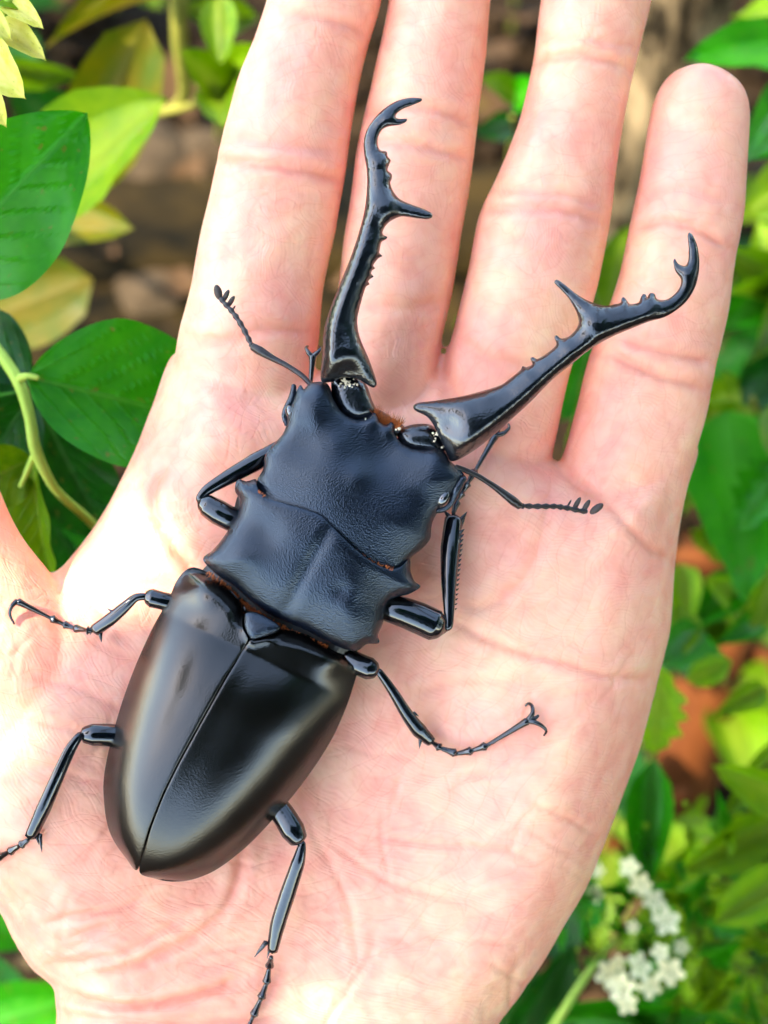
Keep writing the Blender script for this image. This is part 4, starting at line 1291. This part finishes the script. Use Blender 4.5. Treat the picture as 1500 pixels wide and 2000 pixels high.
for b, t, w_, m_, s_ in (((1285, 1300, 105), (1280, 1480, 110), 95, 'leaf_lime', 'lobed'), ((1278, 1480, 115), (1262, 1760, 110), 95, 'leaf_green', 'lance'), ((1300, 1300, 110), (1330, 1180, 130), 80, 'leaf_mid', 'ovate'),
                         ((1290, 1290, 110), (1380, 1230, 120), 90, 'leaf_green', 'ovate'), ((1330, 1240, 130), (1250, 1200, 140), 70, 'leaf_mid', 'ovate'), ((1330, 1230, 130), (1420, 1290, 120), 60, 'leaf_green', 'lance'),
                         ((1400, 1180, 140), (1330, 1290, 130), 80, 'leaf_mid', 'ovate'), ((1440, 1130, 140), (1350, 1230, 130), 90, 'leaf_green', 'lance'), ((1470, 1190, 140), (1380, 1130, 130), 80, 'leaf_lime', 'ovate'), ((1330, 1100, 140), (1340, 1250, 130), 70, 'leaf_lime', 'lance'), ((1500, 1340, 130), (1390, 1400, 125), 55, 'leaf_lime', 'lance'), ((1340, 1330, 120), (1430, 1290, 120), 60, 'leaf_lime', 'ovate'), ((1290, 1700, 150), (1360, 1640, 130), 50, 'leaf_lime', 'lance'), ((1490, 1210, 140), (1400, 1260, 130), 60, 'leaf_green', 'lance')):
    pleaf(F2, b, t, w_, m_, s_, fr.uniform(-20, 20))
F3 = empty('dark_leaved_groundcover', ground_px(1120, 2080), 'deep green broad leaves under the white flower head at the lower edge', 'plant')
sprig_stem(F3, [(1120, 1900, 140), (1100, 2000, 180)])
for b, t, w_, m_, s_ in (((1000, 2060, 130), (1120, 1850, 110), 130, 'leaf_dark', 'ovate'), ((1060, 2010, 120), (1380, 1990, 100), 150, 'leaf_green', 'ovate'), ((960, 2040, 140), (1060, 1900, 140), 110, 'leaf_dark', 'ovate'),
                         ((1100, 2060, 110), (1300, 2080, 100), 120, 'leaf_green', 'ovate'), ((1120, 1880, 140), (1060, 1760, 150), 100, 'leaf_dark', 'ovate'), ((1150, 1700, 180), (1080, 1850, 170), 120, 'leaf_dark', 'ovate'), ((1340, 1900, 180), (1200, 2010, 160), 140, 'leaf_mid', 'ovate')):
    pleaf(F3, b, t, w_, m_, s_, fr.uniform(-20, 20))
ptube('stem', F3, [(1060, 2040, 105), (1110, 1960, 100), (1150, 1900, 105), (1200, 1840, 120)], [.9, .8, .7, .6], M['stem'])

# --- white flower head
Fl = empty('white_flower_head', ground_px(1260, 1960), 'round head of small cream-white flowers and yellow-green buds below the clay pot', 'flower')
sprig_stem(Fl, [(1235, 1800, 125), (1250, 1880, 170)], .0012, 'stem')
def flower_meshes():
    vs, fs = [], []
    for k in range(5):
        a = 2 * math.pi * k / 5
        c, s_ = math.cos(a), math.sin(a)
        b0 = len(vs)
        for (u_, v_, z_) in ((0.08, 0, 0), (0.45, .34, .16), (0.9, .26, .2), (1.02, 0, .12), (0.9, -.26, .2), (0.45, -.34, .16), (.55, 0, .04)):
            vs.append((c * u_ - s_ * v_, s_ * u_ + c * v_, z_ + .03 * k))
        for t_ in ((0, 5, 6), (5, 4, 6), (4, 3, 6), (3, 2, 6), (2, 1, 6), (1, 0, 6)):
            fs.append(tuple(b0 + i for i in t_))
    v2, f2 = ellipsoid((0, 0, .1), (Vector((.16, 0, 0)), Vector((0, .16, 0)), Vector((0, 0, .16))), 6, 4)
    vs, fs = merge([(vs, fs), (v2, f2)])
    me = bpy.data.meshes.new('blossom'); me.from_pydata(vs, [], fs); me.materials.append(M['petal'])
    me.polygons.foreach_set('use_smooth', [True] * len(me.polygons)); me.update()
    v2, f2 = ellipsoid((0, 0, .5), (Vector((.55, 0, 0)), Vector((0, .55, 0)), Vector((0, 0, .75))), 8, 6)
    mb = bpy.data.meshes.new('bud'); mb.from_pydata(v2, [], f2); mb.materials.append(M['leaf_lime'])
    mb.polygons.foreach_set('use_smooth', [True] * len(mb.polygons)); mb.update()
    return me, mb
BLM, BUM = flower_meshes()
def small(name, me, parent, px, py, d_, size, seed):
    r_ = random.Random(seed)
    o = bpy.data.objects.new(name, me); col.objects.link(o); o.parent = parent
    n = (W + Vector((r_.uniform(-.5, .5), r_.uniform(-.5, .5), r_.uniform(-.2, .5)))).normalized()
    q = n.to_track_quat('Z', 'Y')
    o.matrix_local = Matrix.LocRotScale(world(P(px, py, -d_)) - wloc(parent), q, Vector((size, size, size)))
    return o
for i, (x, y, d_, s_) in enumerate(((1185, 1905, 95, 34), (1215, 1930, 92, 34), (1245, 1890, 90, 36), (1270, 1925, 95, 30), (1308, 1895, 92, 36), (1300, 1800, 96, 34), (1275, 1760, 100, 30), (1250, 1725, 105, 28),
                                 (1230, 1695, 110, 26), (1160, 1745, 112, 24), (1235, 1810, 96, 16), (1330, 1850, 100, 20), (1165, 1700, 118, 20), (1290, 1860, 92, 22), (1225, 1960, 94, 26), (1205, 1880, 95, 22))):
    small('blossom', BLM, Fl, x, y, d_, s_ * S * 1.2 * .001, i)
for i in range(70):
    x, y = fr.gauss(1215, 52), fr.gauss(1815, 62)
    small('bud', BUM, Fl, x, y, 100 + fr.uniform(0, 14), fr.uniform(7, 13) * S * 1.4 * .001, 100 + i)
for i in range(16):
    x, y = fr.gauss(1215, 55), fr.gauss(1810, 60); a = fr.uniform(0, 6.28)
    pleaf(Fl, (x, y, 118), (x + 45 * math.cos(a), y + 45 * math.sin(a), 106), 24, 'leaf_green', 'ovate', fr.uniform(-30, 30))

# --- bottom left
H = empty('low_green_plant', ground_px(-60, 2050), 'low green leaves showing past the wrist at the bottom corner', 'plant')
sprig_stem(H, [(-40, 1900, 130), (-60, 1980, 180)])
for b, t, w_, m_, s_ in (((-80, 1700, 110), (90, 1840, 120), 150, 'leaf_green', 'ovate'), ((-60, 2010, 120), (150, 1950, 120), 150, 'leaf_green', 'ovate'), ((-60, 1860, 150), (60, 2060, 150), 130, 'leaf_dark', 'ovate'), ((60, 2060, 140), (130, 1900, 160), 110, 'leaf_mid', 'ovate')):
    pleaf(H, b, t, w_, m_, s_, fr.uniform(-15, 15))
tw = tube('fallen_twig', [P(-120, 1880, -170), P(20, 1875, -168), P(160, 1890, -172), P(300, 1920, -200)], [2.2, 2.4, 2.2, 1.8], M['bark'], None, 8, 4, rough=.12)
tag(tw, 'thin brown twig among the green leaves beside the wrist', 'twig')

# ------------------------------------------------------------------ pots, timber, stones
def shard(a, b, width, bow, thick, face, seed, label):
    """Curved piece of broken clay pot from world point a to b."""
    r_ = random.Random(seed)
    y = b - a; L_ = y.length; y = y / L_
    z = (face - y * face.dot(y)).normalized(); x = y.cross(z)
    nl, nw = 14, 12
    vs, fs = [], []
    for side in (0, 1):
        for i in range(nl + 1):
            t = i / nl
            for j in range(nw + 1):
                s_ = j / nw * 2 - 1
                tt = t
                if i in (0, nl): tt += .05 * mnoise.noise((s_ * 2.5, seed, i))
                hw = width / 2 * (1 + .07 * mnoise.noise((t * 4, seed * 1.7, math.copysign(1, s_))))
                h_ = bow * (1 - s_ * s_) - side * thick
                vs.append(a + y * L_ * tt + x * s_ * hw + z * h_)
    m = nw + 1; n = (nl + 1) * m
    for i in range(nl):
        for j in range(nw):
            q_ = (i * m + j, i * m + j + 1, (i + 1) * m + j + 1, (i + 1) * m + j)
            fs.append(q_); fs.append(tuple(k + n for k in q_[::-1]))
    loop = [j for j in range(m)] + [i * m + nw for i in range(1, nl + 1)] + [nl * m + j for j in range(nw - 1, -1, -1)] + [i * m for i in range(nl - 1, 0, -1)]
    for i in range(len(loop)):
        p_, q_ = loop[i], loop[(i + 1) % len(loop)]
        fs.append((q_, p_, p_ + n, q_ + n))
    o = mesh_obj('clay_shard', vs, fs, M['terracotta'], None, a, mm=False)
    tag(o, label, 'pot shard', 'broken clay pot pieces')
wp = lambda x, y, d: world(P(x, y, -d))
shard(wp(1295, 1660, 300), wp(1420, 1230, 290), .022, .008, .005, W + U * .4, 1, 'long narrow orange clay shard slanting behind the hanging green leaf')
shard(wp(1180, 1720, 290), wp(1240, 1520, 270), .030, .009, .005, W - U * .2, 2, 'orange clay shard just above the white flowers at the palm edge')
shard(wp(1490, 1470, 300), wp(1540, 1270, 290), .022, .006, .005, W, 3, 'orange clay shard at the frame edge above the lime shrub')
shard(wp(1320, 1190, 310), wp(1400, 1080, 310), .020, .004, .005, W - V * .5, 4, 'dark reddish clay shard under the tip of the pointed leaf')

def box_beam(name, c, L_, h_, t_, rz, mat, seed, label, cat, group=None):
    r_ = random.Random(seed)
    nx, ny = 24, 4
    vs, fs = [], []
    ring = []
    prof = [(-t_ / 2, 0), (-t_ / 2, h_ * .5), (-t_ / 2 + .004, h_ - .003), (-t_ / 4, h_), (t_ / 4, h_), (t_ / 2 - .004, h_ - .003), (t_ / 2, h_ * .5), (t_ / 2, 0)]
    n = len(prof)
    for i in range(nx + 1):
        x = (i / nx - .5) * L_
        for (y, z) in prof:
            p = Vector((x, y + .002 * mnoise.noise((x * 30, y * 40, z * 40 + seed)), z + .002 * mnoise.noise((x * 25 + 9, y * 60, seed))))
            vs.append(c + Matrix.Rotation(rz, 3, 'Z') @ p)
    for i in range(nx):
        for j in range(n):
            fs.append((i * n + j, i * n + (j + 1) % n, (i + 1) * n + (j + 1) % n, (i + 1) * n + j))
    fs += [tuple(range(n))[::-1], tuple(nx * n + j for j in range(n))]
    o = mesh_obj(name, vs, fs, mat, None, c, mm=False)
    return tag(o, label, cat, group)
gb = ground_px(300, 470)
box_beam('timber_board', gb + Vector((0, 0, -.005)), .7, .022, .05, .03, M['timber'], 1, 'weathered brown timber edging lying behind the index finger', 'timber')
box_beam('timber_board', ground_px(300, 640) + Vector((0, 0, -.008)), .8, .014, .06, .0, M['timber'], 5, 'lower brown timber board nearest the glossy shrub', 'timber')

def stone(px, py, s_, seed, label):
    r_ = random.Random(seed)
    c = ground_px(px, py)
    v, f = ellipsoid((0, 0, 0), (Vector((1, 0, 0)), Vector((0, 1, 0)), Vector((0, 0, 1))), 18, 12)
    out = []
    for p in v:
        k = 1 + .25 * mnoise.noise((p.x * 1.3 + seed, p.y * 1.3, p.z * 1.3)) + .1 * mnoise.noise((p.x * 3 + seed, p.y * 3, p.z * 3))
        out.append(c + Vector((p.x * s_ * k * 1.2, p.y * s_ * k, p.z * s_ * k * .7 + s_ * .3)))
    o = mesh_obj('garden_stone', out, f, M['stone'], None, c, mm=False)
    tag(o, label, 'stone', 'garden stones')
stone(395, 330, .014, 1, 'small pale brown stone on the timber behind the index finger')
stone(270, 345, .02, 2, 'larger dull brown stone beside the blurred green leaf')
stone(300, 590, .012, 3, 'little stone on the lower board above the glossy leaf')
stone(1420, 760, .016, 4, 'dark stone in the shade beside the little finger base')

# soil crumbs and leaf litter
r_ = random.Random(21)
vs, fs = [], []
for i in range(5300):
    x, y = r_.uniform(-.3, .35), r_.uniform(-.1, .65)
    s_ = r_.uniform(.0012, .005)
    c = Vector((x, y, s_ * .4 + .012 * mnoise.noise((x * 9, (y - .2) * 9, 0))))
    v, f = ellipsoid(c, (Vector((s_, 0, r_.uniform(-.5, .5) * s_)), Vector((0, s_ * r_.uniform(.6, 1.2), 0)), Vector((0, 0, s_ * .7))), 6, 4)
    k = len(vs); vs += v; fs += [tuple(a + k for a in q_) for q_ in f]
tag(mesh_obj('soil_crumbs', vs, fs, M['soil'], None, Vector((0, .2, 0)), mm=False), 'loose dark soil crumbs on the ground', 'soil', kind='stuff')
vs, fs = [], []
for i in range(260):
    x, y = r_.uniform(-.3, .35), r_.uniform(-.1, .65)
    a = r_.uniform(0, 6.28); l = r_.uniform(.012, .035)
    d1 = Vector((math.cos(a), math.sin(a), r_.uniform(-.1, .5))) * l
    d2 = Vector((-math.sin(a), math.cos(a), r_.uniform(-.3, .3))) * l * .3
    b0 = Vector((x, y, .012))
    k = len(vs)
    vs += [b0, b0 + d1 * .5 + d2, b0 + d1, b0 + d1 * .5 - d2, b0 + d1 * .5 + Vector((0, 0, -.003))]
    fs += [(k, k + 4, k + 1), (k + 1, k + 4, k + 2), (k + 2, k + 4, k + 3), (k + 3, k + 4, k)]
tag(mesh_obj('leaf_litter', vs, fs, M['leaf_dry'], None, Vector((0, .2, 0)), mm=False), 'dry brown fallen leaves on the soil', 'leaf litter', kind='stuff')

# dark groundcover that fills the gaps at the back
def weeds(name, label, spots, mats, seed, h_=(.03, .08), n_=(4, 7), l_=(.02, .04), group=None):
    r_ = random.Random(seed)
    for (px, py) in spots:
        g = ground_px(px, py)
        e = empty(name, g, label, 'plant', group)
        hh = r_.uniform(*h_)
        top = g + Vector((r_.uniform(-.02, .02), r_.uniform(-.02, .02), hh))
        tube('stem', [g - Vector((0, 0, .01)), g.lerp(top, .5) + Vector((r_.uniform(-.004, .004), 0, 0)), top], [.0014, .0011, .0006], M['stem_olive'], e, 6, 3, mm=False)
        for k in range(r_.randint(*n_)):
            t = r_.uniform(.35, 1)
            b = g.lerp(top, t)
            a = k * 2.4 + r_.uniform(-.4, .4)
            l = r_.uniform(*l_)
            d_ = Vector((math.cos(a), math.sin(a), r_.uniform(-.1, .5))) * l
            leaf_at(e, b, b + d_, l * r_.uniform(.45, .65), r_.choice(mats), r_.choice(['lobed', 'ellip', 'lance']), Vector((0, 0, 1)))
for k_, (sp_, lb_) in enumerate([((60, 100), 'low dark green weed behind the cream leaves in the top corner'), ((230, 20), 'low dark green weed under the yellowing shrub at the top edge'), ((1000, 60), 'low dark green weed in the upper gap between middle and ring finger'),
      ((1480, 640), 'low dark green weed beside the little finger joint'), ((1520, 800), 'low dark green weed above the long pointed leaf'), ((1400, 1010), 'low dark green weed under the long pointed leaf'),
      ((1440, 1500), 'low dark green weed growing between the orange clay shards'), ((1180, 1800), 'low dark green weed behind the white flower head'), ((1480, 1780), 'low dark green weed inside the lime green shrub'),
      ((40, 1760), 'low dark green weed left of the wrist above the twig'), ((60, 1000), 'low dark green weed beneath the glossy shrub by the thumb'), ((1560, 1300), 'low dark green weed at the frame edge beside the clay shard')]):
    weeds('low_weed', lb_, [sp_], ['leaf_dark', 'leaf_dark', 'leaf_mid'], 31 + k_, group='low weeds among the plants')

# ------------------------------------------------------------------ the leaning tree, with unseen leaves added for shade
tg = ground_px(1150, 520)
T = empty('leaning_tree', tg, 'slender grey-brown tree trunk leaning behind the ring and little fingers', 'tree')
tp = [tg - Vector((0, 0, .03)), world(P(1185, 445, -400)), world(P(1235, 300, -370)), world(P(1290, 150, -345)), world(P(1350, -10, -320)), world(P(1420, -220, -290))]
dv = (tp[-1] - tp[-2]).normalized()
a1 = tp[-1] + dv * .25 + Vector((0, 0, .15))
a2 = a1 + Vector((.12, -.12, .45))
a3 = Vector((.55, -.1, 1.45))
path = tp + [a1, a2, a3]
vs, fs = [], []
v, f = tube(None, [tuple(p) for p in path], [.016, .0150, .0145, .0140, .0135, .013, .012, .011, .006], None, None, 20, 7)
for i, p in enumerate(v):
    a = i % 20
    k = .0030 * mnoise.noise((a * 1.1, p.z * 22, 2)) + .0014 * mnoise.noise((a * 2.7, p.z * 80, 5))
    v[i] = p + (p - path[min(range(len(path)), key=lambda j: (path[j] - p).length)]).normalized() * k
trunk = mesh_obj('trunk', v, f, M['bark'], T, tg, mm=False)
limb = Vector((-.35, .12, 1.2))  # limbs out of view that carry the added shade leaves
tube('limb', [a2, a2.lerp(limb, .5) + Vector((0, 0, .1)), limb, limb + Vector((-.3, -.05, -.15))], [.010, .008, .006, .003], M['bark'], T, 10, 6, mm=False)
tube('limb', [a2, a2 + Vector((.15, -.3, .3)), Vector((.62, -.7, 1.6))], [.009, .007, .003], M['bark'], T, 10, 6, mm=False)

LIT = [(-160, 1120), (230, 880), (320, 930), (350, 1080), (320, 1200), (255, 1400), (170, 1600), (60, 1560), (-80, 1330)]  # palm area that the added leaves keep open to the sun
cr = random.Random(17)
cv, cf, cvein = [], [], []
def added_shade_leaf(c, size, n):
    a = cr.uniform(0, 6.28)
    q = n.to_track_quat('Z', 'Y')
    x = q @ Vector((math.cos(a), math.sin(a), 0)); y = n.cross(x)
    k = len(cv)
    for (u_, v_, z_) in ((-.5, 0, 0), (-.2, .27, .05), (.2, .24, .04), (.5, 0, -.06), (.2, -.24, .04), (-.2, -.27, .05), (0, 0, 0)):
        cv.append(c + (x * u_ + y * v_ + n * z_) * size)
    for i in range(6):
        cf.append((k + i, k + (i + 1) % 6, k + 6))
# unseen leaves added to shade the palm, leaving the sunlit patches open
for layer in range(2):
    gx = -500 + layer * 90
    while gx < 2000:
        gy_ = -700 + layer * 120
        while gy_ < 2900:
            x, y = gx + cr.uniform(-70, 70), gy_ + cr.uniform(-70, 70)
            d_ = seg_dist(np.array([(x, y)]), LIT)[0]
            if not (inside(np.array([(x, y)]), LIT)[0] or d_ < 150) and math.hypot(x - 600, y - 1935) > 195:
                c = world(P(x, y, 0)) + SUN * cr.uniform(.55, .85)
                n = (SUN + Vector((cr.uniform(-.5, .5), cr.uniform(-.5, .5), cr.uniform(-.2, .6)))).normalized()
                added_shade_leaf(c, cr.uniform(.038, .05), n)
            gy_ += 300
        gx += 300
for i in range(5300):  # unseen leaves added to darken the shell's reflections and block sky from the right
    while True:
        p = Vector((cr.uniform(-1, 1), cr.uniform(-1, 1), cr.uniform(-1, 1)))
        if p.length < 1: break
    c = O + (W + U * .5 - V * .12).normalized() * 1.5 + (U * p.x * 1.05 + V * p.y * .8 + W * p.z * .35) if i < 3800 else Vector((1.0, -.1, .85)) + Vector((p.x * .4, p.y * .8, p.z * .7))
    n = (Vector((0, 0, 1)) + Vector((cr.uniform(-.8, .8), cr.uniform(-.8, .8), cr.uniform(-.3, .3)))).normalized()
    added_shade_leaf(c, cr.uniform(.08, .13), n)
cw = mesh_obj('added_shade_leaves', cv, cf, M['leaf_dark'], T, tg, mm=False, smooth=False)
